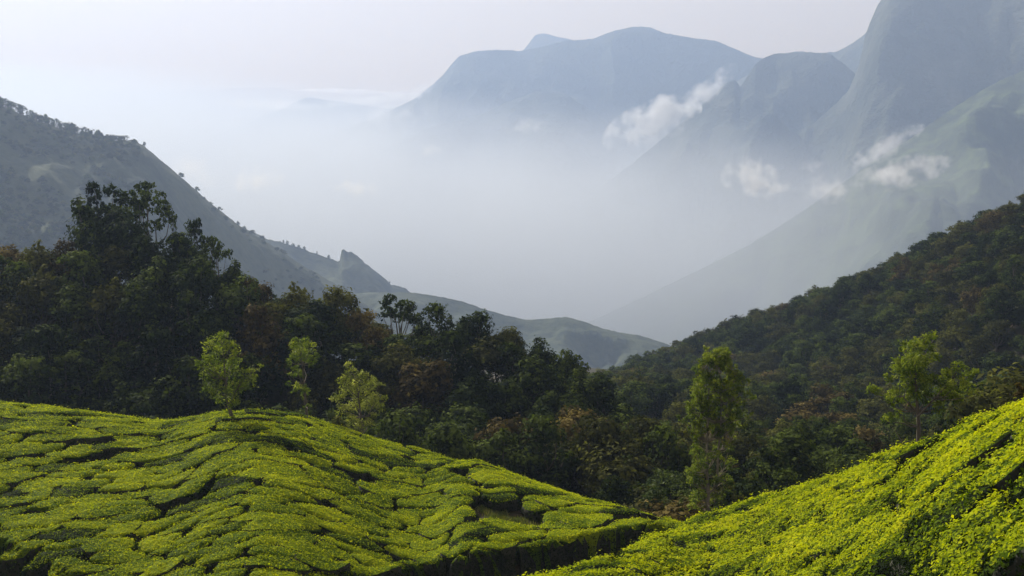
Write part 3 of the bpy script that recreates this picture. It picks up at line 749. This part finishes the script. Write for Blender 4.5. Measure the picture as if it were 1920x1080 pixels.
def instance_cloud(name, rows, label):
    """trees too many or too far to pick apart: one object, instances on points"""
    kinds = ['dark', 'olive', 'rust']
    coll = bpy.data.collections.new('wood_sources'); order = []
    for k in kinds:
        for i, (c, t) in enumerate(VAR[k][:3]):
            order.append((k, i))
            o = bpy.data.objects.new('%02d_%s' % (len(order), 'crown'), c); coll.objects.link(o)
    me = bpy.data.meshes.new(name); me.vertices.add(len(rows))
    me.vertices.foreach_set('co', np.array([(a[1], a[2], a[3]) for a in rows], np.float32).ravel())
    idx = me.attributes.new('pick', 'INT', 'POINT'); idx.data.foreach_set('value', np.array([order.index((a[0], int(rt.integers(3)))) for a in rows], np.int32))
    sc_ = me.attributes.new('size', 'FLOAT_VECTOR', 'POINT'); sc_.data.foreach_set('vector', np.array([(a[5] / 8, a[5] / 8, a[4] / 10) for a in rows], np.float32).ravel())
    ro = me.attributes.new('turn', 'FLOAT_VECTOR', 'POINT'); ro.data.foreach_set('vector', np.array([(0, 0, rt.uniform(0, 6.28)) for a in rows], np.float32).ravel())
    o = link(name, me, label, kind='stuff')
    ng = bpy.data.node_groups.new('wood', 'GeometryNodeTree')
    ng.interface.new_socket('Geometry', in_out='INPUT', socket_type='NodeSocketGeometry'); ng.interface.new_socket('Geometry', in_out='OUTPUT', socket_type='NodeSocketGeometry')
    N = ng.nodes.new; L = ng.links.new
    gi, go = N('NodeGroupInput'), N('NodeGroupOutput')
    m2p = N('GeometryNodeMeshToPoints'); L(gi.outputs[0], m2p.inputs[0])
    ci = N('GeometryNodeCollectionInfo'); ci.inputs[0].default_value = coll; ci.inputs['Separate Children'].default_value = True
    ip = N('GeometryNodeInstanceOnPoints'); ip.inputs['Pick Instance'].default_value = True
    def attr(nm, ty):
        a = N('GeometryNodeInputNamedAttribute'); a.data_type = ty; a.inputs[0].default_value = nm; return a
    a1, a2, a3 = attr('pick', 'INT'), attr('size', 'FLOAT_VECTOR'), attr('turn', 'FLOAT_VECTOR')
    L(m2p.outputs[0], ip.inputs['Points']); L(ci.outputs[0], ip.inputs['Instance']); L(a1.outputs['Attribute'], ip.inputs['Instance Index'])
    L(a3.outputs['Attribute'], ip.inputs['Rotation']); L(a2.outputs['Attribute'], ip.inputs['Scale']); L(ip.outputs[0], go.inputs[0])
    md = o.modifiers.new('wood', 'NODES'); md.node_group = ng
    return o
low_wood = []
for x, y, th, r in scatter((1080, 2080), 110, 440, 3.6, 40000, lambda x, y, th, r: r < Iat(RG, th) + 4):
    g = float(terrain(np.array(x), np.array(y)))
    if r < 185 and g + 4 > ray(1500, np.interp(to_px(x, y, g + 4)[0], bx, by) + 10)[1] * r: continue
    if hidden(x, y, g + 4.5) or not visible_px(x, y, g + 4.5, 60): continue
    low_wood.append((0, 'olive' if rt.uniform() < 0.3 else 'dark', x, y, g - 0.8, rt.uniform(3.5, 5.5), rt.uniform(4.5, 6.5)))
print('undergrowth', len(low_wood))
cand = cand[:300] + cand[300:] + low_wood
if len(cand) > 300:
    instance_cloud('hillside_wood', [(c[1], c[2], c[3], c[4] - 0.3, c[5] + 0.3, c[6]) for c in cand[300:]], 'dense mixed wood covering the upper right hillside')

# trees along the skyline of the steep left ridge, and scrub on the far slopes
R1T, R1R = crest([(a, b, c * FAR) for a, b, c in [(-100, 150, 1050), (0, 196, 1080), (60, 222, 1100), (130, 246, 1110), (200, 262, 1120), (250, 263, 1130), (275, 277, 1130), (330, 325, 1140), (500, 455, 1200), (620, 527, 1240)]], 0.12)
def ridge_tree(px, hpx, wpx, kind, zfun, T, R, label, group, back=0.0):
    th = float(ray(px, 300)[0]); Rc = Iat(R, th) - back
    x, y = Rc * math.sin(th), Rc * math.cos(th); z = float(zfun(np.array(x), np.array(y)))
    h = hpx * Rc / F
    place_tree(kind, x, y, z - h * 0.40, h * 1.40, max(wpx * Rc / F, 2.0), label, group, rt)
for i in range(64):
    px = 2 + i * 3.75 + rt.uniform(-1.5, 1.5)
    hp = (10 + 12 * float(vnoise(np.array(px / 9.0), np.array(0.5), 3))) * (1 - 0.5 * max(0, px - 120) / 130)
    kind = ['dark', 'dark', 'open', 'olive', 'twig'][int(rt.integers(5))]
    ridge_tree(px, hp, hp * rt.uniform(0.55, 1.1), kind, z_r1, R1T, R1R, ('hazy tree on steep ridge skyline, top left corner' if px < 90 else 'hazy tree midway along steep left ridge top' if px < 180 else 'tiny tree where the steep left ridge top flattens'),
               'hazy trees lining the skyline of the steep left ridge' + (' at its left end' if px < 90 else ' at its middle' if px < 180 else ' at its right end'), rt.uniform(-3, 12))
ridge_tree(272, 8, 7, 'dark', z_r1, R1T, R1R, 'tiny round tree just below the corner of the steep left ridge', 'lone trees on the far ridges')
ridge_tree(502, 12, 6, 'twig', z_r1, R1T, R1R, 'tiny upright tree low on the falling edge of the steep left ridge', 'lone trees on the far ridges')
R2T, R2R = crest([(a, b, c * FAR) for a, b, c in [(500, 447, 1650), (540, 457, 1650), (600, 478, 1650), (630, 489, 1650), (700, 505, 1650), (760, 540, 1650)]], 0.1)
for px in (527, 534, 545, 556, 566, 590, 612, 727):
    ridge_tree(px, rt.uniform(5, 8), rt.uniform(4, 9), 'dark', z_r2, R2T, R2R, 'tiny tree on blue ridge crest left of the rock spike' if px < 700 else 'tiny tree on the blue ridge crest right of the rock spike', 'lone trees on the far ridges' if px > 700 else 'tiny trees on the crest of the blue ridge', 2.0)
rows = []
for _ in range(4200):
    px, d = rt.uniform(-30, 640), rt.uniform(0, 540)
    th = float(ray(px, 300)[0]); Rc = Iat(R1R, th) - d
    x, y = Rc * math.sin(th), Rc * math.cos(th)
    n1 = float(fbm(np.array(x / 90.0), np.array(y / 60.0), 44, 3)) + (0.35 if px < 260 and d > 25 else -0.05) + (0.2 if d > 220 else 0)
    if n1 < (0.10 if px < 260 else 0.22): continue
    z = float(z_r1(np.array(x), np.array(y)))
    if px > 300 and rt.uniform() < 0.75: continue
    s_ = rt.uniform(3.5, 8)
    rows.append((['dark', 'dark', 'olive'][int(rt.integers(3))], x, y, z - 1.5, s_, s_ * rt.uniform(0.9, 1.4)))
print('ridge scrub', len(rows))
instance_cloud('ridge_wood', rows, 'hazy scrub and woods on the face of the steep left ridge')

# ------------------------------------------------------------------ shade trees on the tea hills
def shade_tree(name, base, R, stems, puffs, mat, bark, dens, size, label, seed, aspect=0.4, limb=0.05, depth=1.0, grow=0.86):
    """puffs (px, py, radius px) and stems [(px, py, radius m), ...] are laid out in the tree's own upright plane at distance R"""
    r = np.random.default_rng(seed)
    b = at(base[0], base[1], R)
    z0 = b[2]
    g = float(ground(np.array(b[0]), np.array(b[1]))); b[2] = g
    th = math.atan2(b[0], b[1]); rx = np.array([math.cos(th), -math.sin(th), 0]); fw = np.array([math.sin(th), math.cos(th), 0]); up = np.array([0, 0, 1.0])
    k = R / F
    def loc(px, py, dep=0.0):
        return rx * (px - base[0]) * k + up * (z0 + (base[1] - py) * k - g) + fw * dep
    e = link(name, None, label, 'tree', loc=b); e.empty_display_size = 0.5
    ch = []
    for st in stems:
        ch.append([(*loc(px, py, r.normal(0, 0.04)), rad) for px, py, rad in st])
    if loc(*stems[0][0][:2])[2] > -0.3: ch[0].insert(0, (*(loc(*stems[0][0][:2]) * (1, 1, 0) - np.array([0, 0, 0.4])), stems[0][0][2] * 1.3))
    P = []
    nodes_ = np.array([c for cc in ch for c in cc[1:]])
    for px, py, rp in puffs:
        rp *= grow
        dep = r.normal(0, 1) * depth * R / F * 22
        c = loc(px, py, dep); P.append((*c, rp * k, 0.85))
        lower = nodes_[nodes_[:, 2] < c[2] - 0.15] if np.any(nodes_[:, 2] < c[2] - 0.15) else nodes_
        j = np.argmin(((lower[:, :3] - c) ** 2).sum(1) + 0.0)
        ch.append(bend(lower[j, :3], c, min(lower[j, 3] * 0.6, limb), 0.012, r, 5, 0.05))
    link('trunk', tubes('trunk', ch, bark, 7), parent=e)
    link('crown', crown_mesh('crown', P, dens, size, mat, seed + 3, clump=11, tuft=True, aspect=aspect, spread=0.23), parent=e)
    return e
shade_tree('shade_tree', (437, 788), 79.5, [[(437, 788, 0.14), (431, 765, 0.11), (427, 740, 0.09), (426, 710, 0.07), (424, 670, 0.04), (422, 640, 0.02)], [(430, 758, 0.07), (445, 730, 0.05), (465, 705, 0.03), (482, 690, 0.015)]],
           [(420, 640, 20), (402, 640, 15), (436, 652, 19), (415, 662, 22), (397, 668, 16), (382, 676, 12), (440, 676, 17), (390, 695, 17), (412, 695, 22), (436, 700, 21), (456, 702, 17), (474, 690, 13), (489, 688, 9), (470, 712, 14), (398, 718, 17),
            (418, 726, 20), (442, 728, 20), (462, 730, 13), (412, 745, 13), (436, 748, 16),  (378, 668, 8), (448, 660, 9), (430, 630, 10)],
           M_SHADE, M_BARK, 62, 0.19, 'round-crowned green shade tree with a short leaning trunk on top of the left tea hill', 31)
shade_tree('shade_tree', (577, 800), 92, [[(577, 800, 0.12), (575, 760, 0.10), (572, 720, 0.07), (570, 680, 0.05), (567, 640, 0.02)]],
           [(564, 628, 12), (556, 640, 13), (574, 636, 14), (566, 652, 17), (584, 650, 13), (594, 660, 10), (552, 662, 12), (572, 668, 18), (590, 672, 12), (546, 674, 8), (578, 684, 13), (556, 686, 9),
            (562, 700, 13), (548, 706, 9), (560, 716, 13), (575, 718, 10), (542, 714, 7), (574, 740, 10), (578, 750, 8), (568, 748, 7)],
           M_SHADE, M_BARK, 58, 0.20, 'slim two-tiered green shade tree behind the crest of the left tea hill', 32)
shade_tree('shade_tree', (682, 838), 95, [[(682, 838, 0.13), (681, 810, 0.10), (678, 780, 0.08), (674, 740, 0.05), (668, 700, 0.02)], [(681, 800, 0.07), (700, 760, 0.04), (712, 720, 0.02)]],
           [(658, 686, 10), (664, 698, 13), (682, 694, 10), (694, 702, 12), (644, 704, 9), (712, 712, 9), (652, 716, 14), (676, 716, 16), (700, 722, 14), (638, 732, 13), (660, 738, 18), (684, 740, 18), (706, 742, 15), (724, 746, 9),
            (630, 750, 10), (648, 758, 15), (672, 764, 18), (696, 766, 17), (714, 762, 11), (660, 780, 12), (684, 784, 14), (702, 782, 9), (656, 792, 7), (672, 798, 10)],
           M_PALE, M_BARK, 55, 0.20, 'bushy pale green shade tree beyond the right shoulder of the left tea hill', 33, grow=0.98)
# tall silver oak: two parallel stems in an open column of small tufts
r_ = np.random.default_rng(77)
ey = np.array([640, 660, 700, 740, 780, 820, 860, 900, 940, 960.]); el = np.array([1322, 1308, 1292, 1285, 1284, 1288, 1290, 1294, 1300, 1312.]); er = np.array([1350, 1366, 1386, 1394, 1392, 1384, 1378, 1368, 1352, 1336.])
tf = []
for _ in range(300):
    y_ = r_.uniform(645, 950) if r_.uniform() < 0.62 else r_.uniform(645, 800)
    a0, a1 = np.interp(y_, ey, el), np.interp(y_, ey, er)
    tf.append((r_.uniform(a0, a1) if y_ < 840 else a0 + (a1 - a0) * r_.uniform() ** 1.5, y_, r_.uniform(4.5, 8.5)))
tf += [(1338, 646, 8), (1330, 652, 7), (1315, 660, 6), (1398, 722, 7), (1404, 735, 6), (1392, 700, 7), (1268, 770, 5), (1276, 785, 6), (1400, 760, 6)]
shade_tree('silver_oak', (1326, 968), 79, [[(1326, 968, 0.15), (1327, 940, 0.13), (1327, 918, 0.12), (1323, 880, 0.085), (1322, 820, 0.07), (1324, 760, 0.055), (1322, 700, 0.035), (1318, 655, 0.015)],
            [(1328, 922, 0.09), (1338, 912, 0.08), (1343, 890, 0.075), (1344, 840, 0.065), (1347, 780, 0.05), (1346, 720, 0.035), (1340, 650, 0.015)],
            [(1324, 800, 0.03), (1308, 750, 0.025), (1300, 690, 0.015)], [(1346, 790, 0.03), (1368, 740, 0.025), (1378, 690, 0.015)]],
           tf, M_SHADE, M_PBARK, 78, 0.20, 'tall slender silver oak with two parallel stems in the dip between the tea hills', 34, aspect=0.35, limb=0.03, depth=0.8, grow=1.2)
shade_tree('shade_tree', (1722, 850), 62, [[(1722, 850, 0.11), (1720, 800, 0.10), (1717, 770, 0.08), (1712, 730, 0.06), (1710, 690, 0.04), (1722, 640, 0.015)], [(1718, 780, 0.06), (1745, 745, 0.045), (1770, 715, 0.03), (1782, 685, 0.015)], [(1719, 778, 0.04), (1690, 745, 0.03), (1650, 738, 0.015)]],
           [(1728, 632, 7), (1740, 636, 6), (1716, 646, 9), (1704, 650, 10), (1728, 650, 8), (1688, 662, 9), (1706, 668, 12), (1724, 672, 10), (1738, 676, 8), (1680, 684, 9), (1696, 688, 12), (1716, 692, 12), (1680, 704, 10), (1700, 710, 13), (1722, 712, 12), (1742, 704, 8),
            (1664, 714, 7), (1640, 736, 8), (1632, 742, 6), (1672, 738, 9), (1696, 736, 10), (1720, 738, 11), (1676, 756, 9), (1700, 758, 10), (1730, 754, 9), (1780, 680, 8), (1796, 700, 8), (1810, 696, 6), (1766, 698, 9), (1782, 712, 10), (1758, 722, 11), (1778, 732, 11),
            (1800, 728, 9), (1812, 728, 6), (1744, 738, 9), (1764, 746, 10), (1790, 748, 8), (1668, 784, 8), (1682, 778, 6), (1664, 796, 5), (1752, 762, 8)],
           M_SHADE, M_BARK, 105, 0.19, 'feathery yellow green shade tree at the crest of the right tea slope', 35, aspect=0.34, limb=0.035, grow=1.5)

# shrubs beside the silver oak and behind the crests
def shrub(px, py, R, wpx, hpx, mat, label, seed, group='leafy shrubs at the edge of the tea'):
    r = np.random.default_rng(seed); b = at(px, py, R); b[2] = float(ground(np.array(b[0]), np.array(b[1])))
    w, h = wpx * R / F, max(hpx * R / F, 0.5)
    top = at(px, py - hpx, R)[2]; h = max(h, top - b[2])
    P = [(r.normal(0, w * 0.22), r.normal(0, w * 0.22), h * r.uniform(0.15, 0.85), w * r.uniform(0.13, 0.22), 0.9) for _ in range(16)]
    e = link('shrub', None, label, 'shrub', group, loc=b)
    link('foliage', crown_mesh('foliage', P, 30, 0.22, mat, seed, clump=9, tuft=True, spread=0.25), parent=e)
    link('stem', tubes('stem', [bend((0, 0, -0.3), p_[:3], 0.04, 0.012, r) for p_ in P[:9]], M_BARK, 5), parent=e)
for a_ in [(1232, 950, 84, 90, 80, M_SHRUB, 'pale grey green shrub left of the silver oak foot', 51), (1285, 962, 82, 60, 70, M_SHRUB, 'green shrub right against the silver oak foot', 52),
           (1200, 930, 92, 60, 60, M_OLIVE, 'brownish shrub beyond the right end of the left tea hill', 53), (1300, 905, 86, 50, 60, M_SHADE, 'yellow green shrub under the silver oak crown', 54),
           (1165, 880, 100, 46, 50, M_SHRUB, 'small blue green shrub in the shade of the left forest', 55), (1914, 750, 50, 26, 48, M_RUST, 'small orange leaved shrub on the right edge of the tea slope', 56),
           (610, 800, 90, 50, 20, M_SHRUB, 'low shrub just behind the left tea hill crest, beside the pale shade tree', 57), (655, 812, 91, 40, 18, M_SHADE, 'low light green shrub at the foot of the pale shade tree', 58),
           (1370, 940, 78, 60, 60, M_OLIVE, 'dark brown shrub right of the silver oak foot', 59), (235, 775, 100, 18, 50, M_SHRUB, 'dim sapling in the shade behind the left tea hill', 60),
           (1810, 800, 58, 30, 14, M_SHADE, 'low light shrub poking over the crest of the right tea slope', 61)]: shrub(*a_)

# ------------------------------------------------------------------ tea
def tea():
    r = np.random.default_rng(5)
    def fwd(x, y, side):
        rad = np.hypot(x, y)
        if side == 'L': return x / 2.15, (rad - 0.30 * x) / 1.28
        return x / 1.75, (rad - 0.10 * x) / 1.55
    def inv(S, Q, side):
        if side == 'L': x = S * 2.15; rad = Q * 1.28 + 0.30 * x
        else: x = S * 1.75; rad = Q * 1.55 + 0.10 * x
        y = np.sqrt(np.maximum(rad * rad - x * x, 1.0))
        wx = 0.50 * fbm(x / 2.6, y / 2.6, 81, 2) + 0.9 * fbm(x / 11, y / 11, 82, 1); wy = 0.36 * fbm(x / 2.2, y / 2.2, 83, 2) + 1.0 * fbm(x / 12, y / 12, 84, 1)
        return x + wx, y + wy
    bushes = []
    for side in 'LR':
        S, Q = np.meshgrid(np.arange(-32, 32), np.arange(12, 88), indexing='ij')
        S = S.ravel() + 0.5 * (Q.ravel() % 2) + r.uniform(-0.36, 0.36, S.size); Q = Q.ravel() + r.uniform(-0.30, 0.30, S.size)
        x, y = inv(S, Q, side)
        hed = np.zeros(S.size, bool)
        if side == 'L':                                          # the row along the sunken path is drawn up into one hedge
            for _k in range(3):
                rp0 = np.interp(np.arctan2(x, y), TH, RPATH); rad = np.hypot(x, y)
                if _k == 0: hed = (rad > rp0 + 0.4) & (rad < rp0 + 2.1)
                Q = np.where(hed, Q + (rp0 + 1.42 - rad) / 1.28, Q); x, y = inv(S, Q, side)
        th = np.arctan2(x, y); rad = np.hypot(x, y)
        rl, rr2, rp = np.interp(th, TH, RL), np.interp(th, TH, RR), np.interp(th, TH, RPATH)
        gap = seg_dist(x, y, FURROW)
        if side == 'L': ok = (rad > rp + 1.2) & (rad < rl + 5.0) & (gap > 0.35)
        else: ok = (rad > 19) & (rad < np.minimum(rp - 1.0, rr2 + 4.5))
        u, v = to_px(x, y, terrain(x, y) + 0.8)
        inside = ok & (u > -140) & (u < 2060) & (v < 1190)
        drop_ = r.uniform(size=S.size) < 0.13
        hole = r.uniform(size=S.size) < (0.035 if side == 'L' else 0.05)      # dead bushes left dark holes
        drop_ &= ~hed; inside &= ~drop_ & (~hole | hed); keep = ~drop_ & ok
        blocker = ~ok & ~drop_                                   # ground left open (paths, far side)
        idx = np.where(inside)[0]
        allS, allQ = S[~drop_], Q[~drop_]; isb = ok[~drop_]; gid = np.where(~drop_)[0]
        for i in idx:
            dS, dQ = allS - S[i], allQ - Q[i]
            d2 = dS ** 2 + dQ ** 2
            nb = np.argsort(d2)[1:14]
            bushes.append((side, i, S[i], Q[i], dS[nb], dQ[nb], isb[nb], np.where(hed[gid[nb]] & hed[i], -1, gid[nb]), x[i], y[i], inv))
    print('tea bushes', len(bushes))
    NA = 30
    an = np.linspace(0, 2 * math.pi, NA, endpoint=False); ca, sa = np.cos(an), np.sin(an)
    rho = np.array([0.0, 0.3, 0.58, 0.8, 0.93, 1.0, 0.84])
    built = []
    for (side, i, s0, q0, dS, dQ, isb, gid, x0, y0, inv_) in bushes:
        d = np.hypot(dS, dQ)
        hsh = np.where(gid < 0, 0.1, ((np.minimum(i, gid) * 7919 + np.maximum(i, gid) * 104729) % 1000) / 1000.0)
        gapw = np.where(hsh < 0.56, -0.02, np.where(hsh < 0.94, 0.02 + 0.08 * (hsh - 0.56), 0.10))
        gapw = np.where(isb, gapw, 0.02)
        dip = np.where(hsh < 0.56, 0.04, np.where(hsh < 0.94, 0.62, 1.0)); dip = np.where(isb, dip, 1.0)
        dot = (dS[:, None] * ca[None] + dQ[:, None] * sa[None]) / d[:, None]
        half = (d / 2 - gapw)[:, None]
        Rk = np.where(dot > 0.05, half / np.maximum(dot, 0.05), 9)
        # rounded corners
        kk = np.argmin(Rk, 0); Rm = -np.log(np.exp(-9.0 * Rk).sum(0)) / 9.0
        Rm = np.clip(Rm + 0.02, 0.1, 0.85)
        dp = dip[kk]; dp = (dp + np.roll(dp, 1) + np.roll(dp, -1)) / 3
        built.append((side, i, s0, q0, Rm, dp, x0, y0, inv_))
    # view size decides which bushes stay individual
    X = np.array([b[6] for b in built]); Y = np.array([b[7] for b in built]); Z = terrain(X, Y)
    U, Vv = to_px(X, Y, Z + 0.8)
    vis = (U > -130) & (U < W + 130) & (Vv < H + 110)
    RD = np.hypot(X, Y)
    hid = np.array([hidden(a, b_, c + 1.0) for a, b_, c in zip(X, Y, Z)])
    score = np.where((U > 0) & (U < W) & (Vv < H) & ~hid, 1e3 / RD, 1.0 / RD)
    order = np.argsort(-score)
    bigger = set(order[:300].tolist())
    restV, restF, restT, restM, k = [], [], [], [], 0
    for n_, (side, i, s0, q0, Rm, dp, x0, y0, inv_) in enumerate(built):
        H0 = 0.85 + 0.045 * r.normal(); H0 = min(max(H0, 0.68), 1.05)
        mature = (r.uniform() < 0.10)
        Sg = s0 + (rho[None, :] * Rm[:, None]) * ca[:, None]; Qg = q0 + (rho[None, :] * Rm[:, None]) * sa[:, None]
        Xg, Yg = inv_(Sg, Qg, side)
        G = ground(Xg, Yg)
        prof = np.stack([np.ones(NA), np.ones(NA), 1 - 0.01 * dp, 1 - 0.06 * dp, 1 - 0.20 * dp, 1 - 0.50 * dp, np.full(NA, -0.05)], 1)
        lump = (0.09 if side == 'L' else 0.17) * fbm(Xg / 0.8, Yg / 0.8, 91, 3) + 0.10 * fbm(Xg / 2.6, Yg / 2.6, 92, 2)
        Gt = G
        if side == 'L' and math.hypot(x0, y0) - float(np.interp(math.atan2(x0, y0), TH, RPATH)) < 3.6:   # hedge: flat top carried out over the bank
            Gt = np.maximum(G, G[:, 0:1] - 0.22); Gt[:, -1] = G[:, -1]
        Zg = Gt + H0 * prof + lump * np.clip(prof * 1.2, 0, 1)
        jit = 1 + 0.0 * rho
        V0 = np.stack([Xg, Yg, Zg], -1)                         # NA x 7 x 3
        cen = V0[:, 0].mean(0)
        ring = V0[:, 1:].reshape(-1, 3); m = len(rho) - 1
        Vb = np.concatenate([cen[None], ring])
        a = np.arange(NA); b = (a + 1) % NA
        tri = np.stack([np.zeros(NA, int), 1 + a * m, 1 + b * m], 1)[:, ::1]
        q = np.concatenate([np.stack([1 + a * m + j, 1 + a * m + j + 1, 1 + b * m + j + 1, 1 + b * m + j], 1) for j in range(m - 1)])
        # leaves sit on the bush's real surface, by area
        rd = RD[n_]
        near = 1.0 if rd < 62 else 0.8
        TR3 = np.concatenate([tri, q[:, [0, 1, 2]], q[:, [0, 2, 3]]])
        ORI = 1.0 if np.cross(Vb[1 + m] - Vb[0], Vb[1] - Vb[0])[2] < 0 else -1.0
        A_, B_, C_ = Vb[TR3[:, 0]], Vb[TR3[:, 1]], Vb[TR3[:, 2]]
        cr = np.cross(B_ - A_, C_ - A_) * ORI; ar = np.linalg.norm(cr, axis=1) / 2 + 1e-9; fn = cr / (2 * ar[:, None])
        hv = np.concatenate([[H0], (Zg - G)[:, 1:].ravel()]); low = hv[TR3].mean(1) < 0.28
        wall = fn[:, 2] < 0.30
        wgt = ar * np.where(wall, 0.95, np.where(low, 0.45, 1.0))
        nl = int(wgt.sum() * (195 * near if vis[n_] and not hid[n_] else 25))
        f = r.choice(len(ar), nl, p=wgt / wgt.sum())
        b1 = np.sqrt(r.uniform(size=nl))[:, None]; b2 = r.uniform(size=nl)[:, None]
        P_ = A_[f] * (1 - b1) + B_[f] * (b1 * (1 - b2)) + C_[f] * (b1 * b2)
        fnz = fn[f]
        big = 1.0 if side == 'L' else 1.6                        # taller loose shoots on the right slope
        tuftn = vnoise(P_[:, 0] / (0.26 * big), P_[:, 1] / (0.26 * big), 95)
        P_ = P_ + fnz * np.where(wall[f], 2.2, 1.0)[:, None] * (((0.06 if side == 'L' else 0.15)) * (tuftn - 0.35) + r.exponential(0.03 * big, nl))[:, None]
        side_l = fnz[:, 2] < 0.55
        Nn = unit(fnz * 0.9 + np.array([0, 0, 0.25]) + r.normal(size=(nl, 3)) * 0.44)
        ls = np.exp(r.normal(math.log(0.092 if side == 'L' else 0.125), 0.28, nl)) / math.sqrt(near)
        Vl, Fl = cards(P_, Nn, ls, ls * 0.5, r)
        age = (-0.34 if mature else 0.0) + 0.03 * r.normal()
        flush_shade = np.where(side_l, np.where(low[f] | wall[f], -0.10, 0.04), 0.65) + r.normal(0, 0.13, nl) + (0.20 if side == 'L' else 0.34) * (tuftn - 0.5) + age  # new growth on top; shade painted into pits and walls, tufts lighter
        tb = np.full(len(Vb), (0.34 if side == 'L' else 0.2) + age); tb[1 + (np.arange(NA)[:, None] * m + np.array([m - 2, m - 1])[None]).ravel()] = -0.5  # darker base paints shade into pits, darkest at the wall rings
        V = np.concatenate([Vb, Vl]); T = np.concatenate([tb, np.repeat(flush_shade, 4)])
        q4 = np.concatenate([q, Fl + len(Vb)])
        MI = np.zeros(len(tri) + len(q4), np.int32); MI[len(tri) + (m - 2) * NA:len(tri) + (m - 1) * NA] = 1; MI[len(tri):len(tri) + len(q)] |= wall[len(tri):len(tri) + len(q)]    # woody stems under the leaf table; steep faces share it as painted wall shade
        if n_ in bigger:
            u, v = U[n_], Vv[n_]
            c0 = np.array([x0, y0, float(ground(np.array(x0), np.array(y0)))])
            me = mesh_np('tea_bush', V - c0, [tri, q4], M_TEA, attrs={'tint': T}, mats=[M_TEA, M_STEM_SHADE], midx=MI)
            ext = float(Rm.max()) * 4.2
            tone = ('broad ' if ext > 3.0 else 'small ' if ext < 2.35 else '') + ('dark tea bush' if mature else 'yellow green tea bush' if age > 0.03 else 'green tea bush')
            if side == 'L':
                cols = [(130, 'at the left edge'), (300, 'left of round tree'), (500, 'under round tree'), (620, 'under two-tiered tree'), (760, 'under the pale tree'), (900, 'left of the furrow'), (1040, 'around the furrow'), (1180, 'right of the furrow'), (9999, 'at the left hill end')]
            else:
                cols = [(1180, 'by the sunken path'), (1300, 'on the right slope, low'), (1430, 'below the silver oak'), (1620, 'right of the silver oak'), (1780, 'below the feathery tree'), (9999, 'at the right edge')]
            wh = next(w for c, w in cols if u < c) + (', bottom row' if v > 1050 else ', lower rows' if v > 985 else ', middle rows' if v > 920 else ', upper rows' if v > 850 else ', near the crest')
            link('tea_bush', me, tone + ' ' + wh, 'tea bush', 'clipped tea bushes ' + wh, loc=c0)
        else:
            restV.append(V); restF.append((tri + k, q4 + k)); restT.append(T); restM.append(MI); k += len(V)
    me = mesh_np('tea_rows', np.concatenate(restV), [np.concatenate([f[0] for f in restF]), np.concatenate([f[1] for f in restF])], M_TEA, attrs={'tint': np.concatenate(restT)}, mats=[M_TEA, M_STEM_SHADE],
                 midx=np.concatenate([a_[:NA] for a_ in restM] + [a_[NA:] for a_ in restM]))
    link('tea_rows', me, 'clipped tea bushes crowding the upper slopes of both tea hills', kind='stuff')
    print('tea verts', k, 'bushes', len(built), 'tris', sum(len(o.data.polygons) for o in COL.objects if o.name.startswith('tea')) * 2)
tea()

# grass on the paths
def grass():
    r = np.random.default_rng(9)
    th = r.uniform(float(ray(-60, 900)[0]), float(ray(1330, 900)[0]), 26000)
    rad = np.interp(th, TH, RPATH) + r.normal(0.1, 0.75, len(th))
    x, y = rad * np.sin(th), rad * np.cos(th)
    k = r.integers(0, len(FURROW) - 1, 16000); t = r.uniform(size=16000)[:, None]
    P = FURROW[k] * (1 - t) + FURROW[k + 1] * t + r.normal(0, 0.5, (16000, 2))
    x = np.concatenate([x, P[:, 0]]); y = np.concatenate([y, P[:, 1]])
    keep = vnoise(x * 0.9, y * 0.9, 4) > 0.36
    x, y = x[keep], y[keep]; n = len(x); z = ground(x, y)
    h = r.uniform(0.10, 0.34, n); a = r.uniform(0, 2 * math.pi, n); w = r.uniform(0.02, 0.05, n)
    lx, ly = r.normal(0, 0.10, n), r.normal(0, 0.10, n)
    V = np.stack([np.stack([x - w * np.cos(a), y - w * np.sin(a), z - 0.02], 1), np.stack([x + w * np.cos(a), y + w * np.sin(a), z - 0.02], 1), np.stack([x + lx, y + ly, z + h], 1)], 1).reshape(-1, 3)
    me = mesh_np('grass', V, np.arange(3 * n).reshape(n, 3), M_GRASS, attrs={'tint': np.repeat(r.normal(0.5, 0.2, n), 3)})
    link('grass', me, 'rough grass growing along the sunken path and the furrow', kind='stuff')
grass()

# things that share a description are told apart by their order across the picture
from collections import defaultdict
ORD = ['leftmost', 'second from left', 'third from left', 'fourth from left', 'fifth from left', 'sixth from left', 'seventh from left', 'eighth from left', 'ninth from left']
same = defaultdict(list)
for o in COL.objects:
    if o.parent is None and o.get('category') and o.get('label'): same[o['label']].append(o)
for lab_, os_ in same.items():
    if len(os_) < 2: continue
    os_.sort(key=lambda o: to_px(*o.location)[0])
    for i, o in enumerate(os_):
        w_ = ORD[i] if i < len(ORD) else ('rightmost' if i == len(os_) - 1 else '%dth from left' % (i + 1))
        if i == len(os_) - 1: w_ = 'rightmost'
        o['label'] = (lab_.rstrip(',') + ', ' + w_)
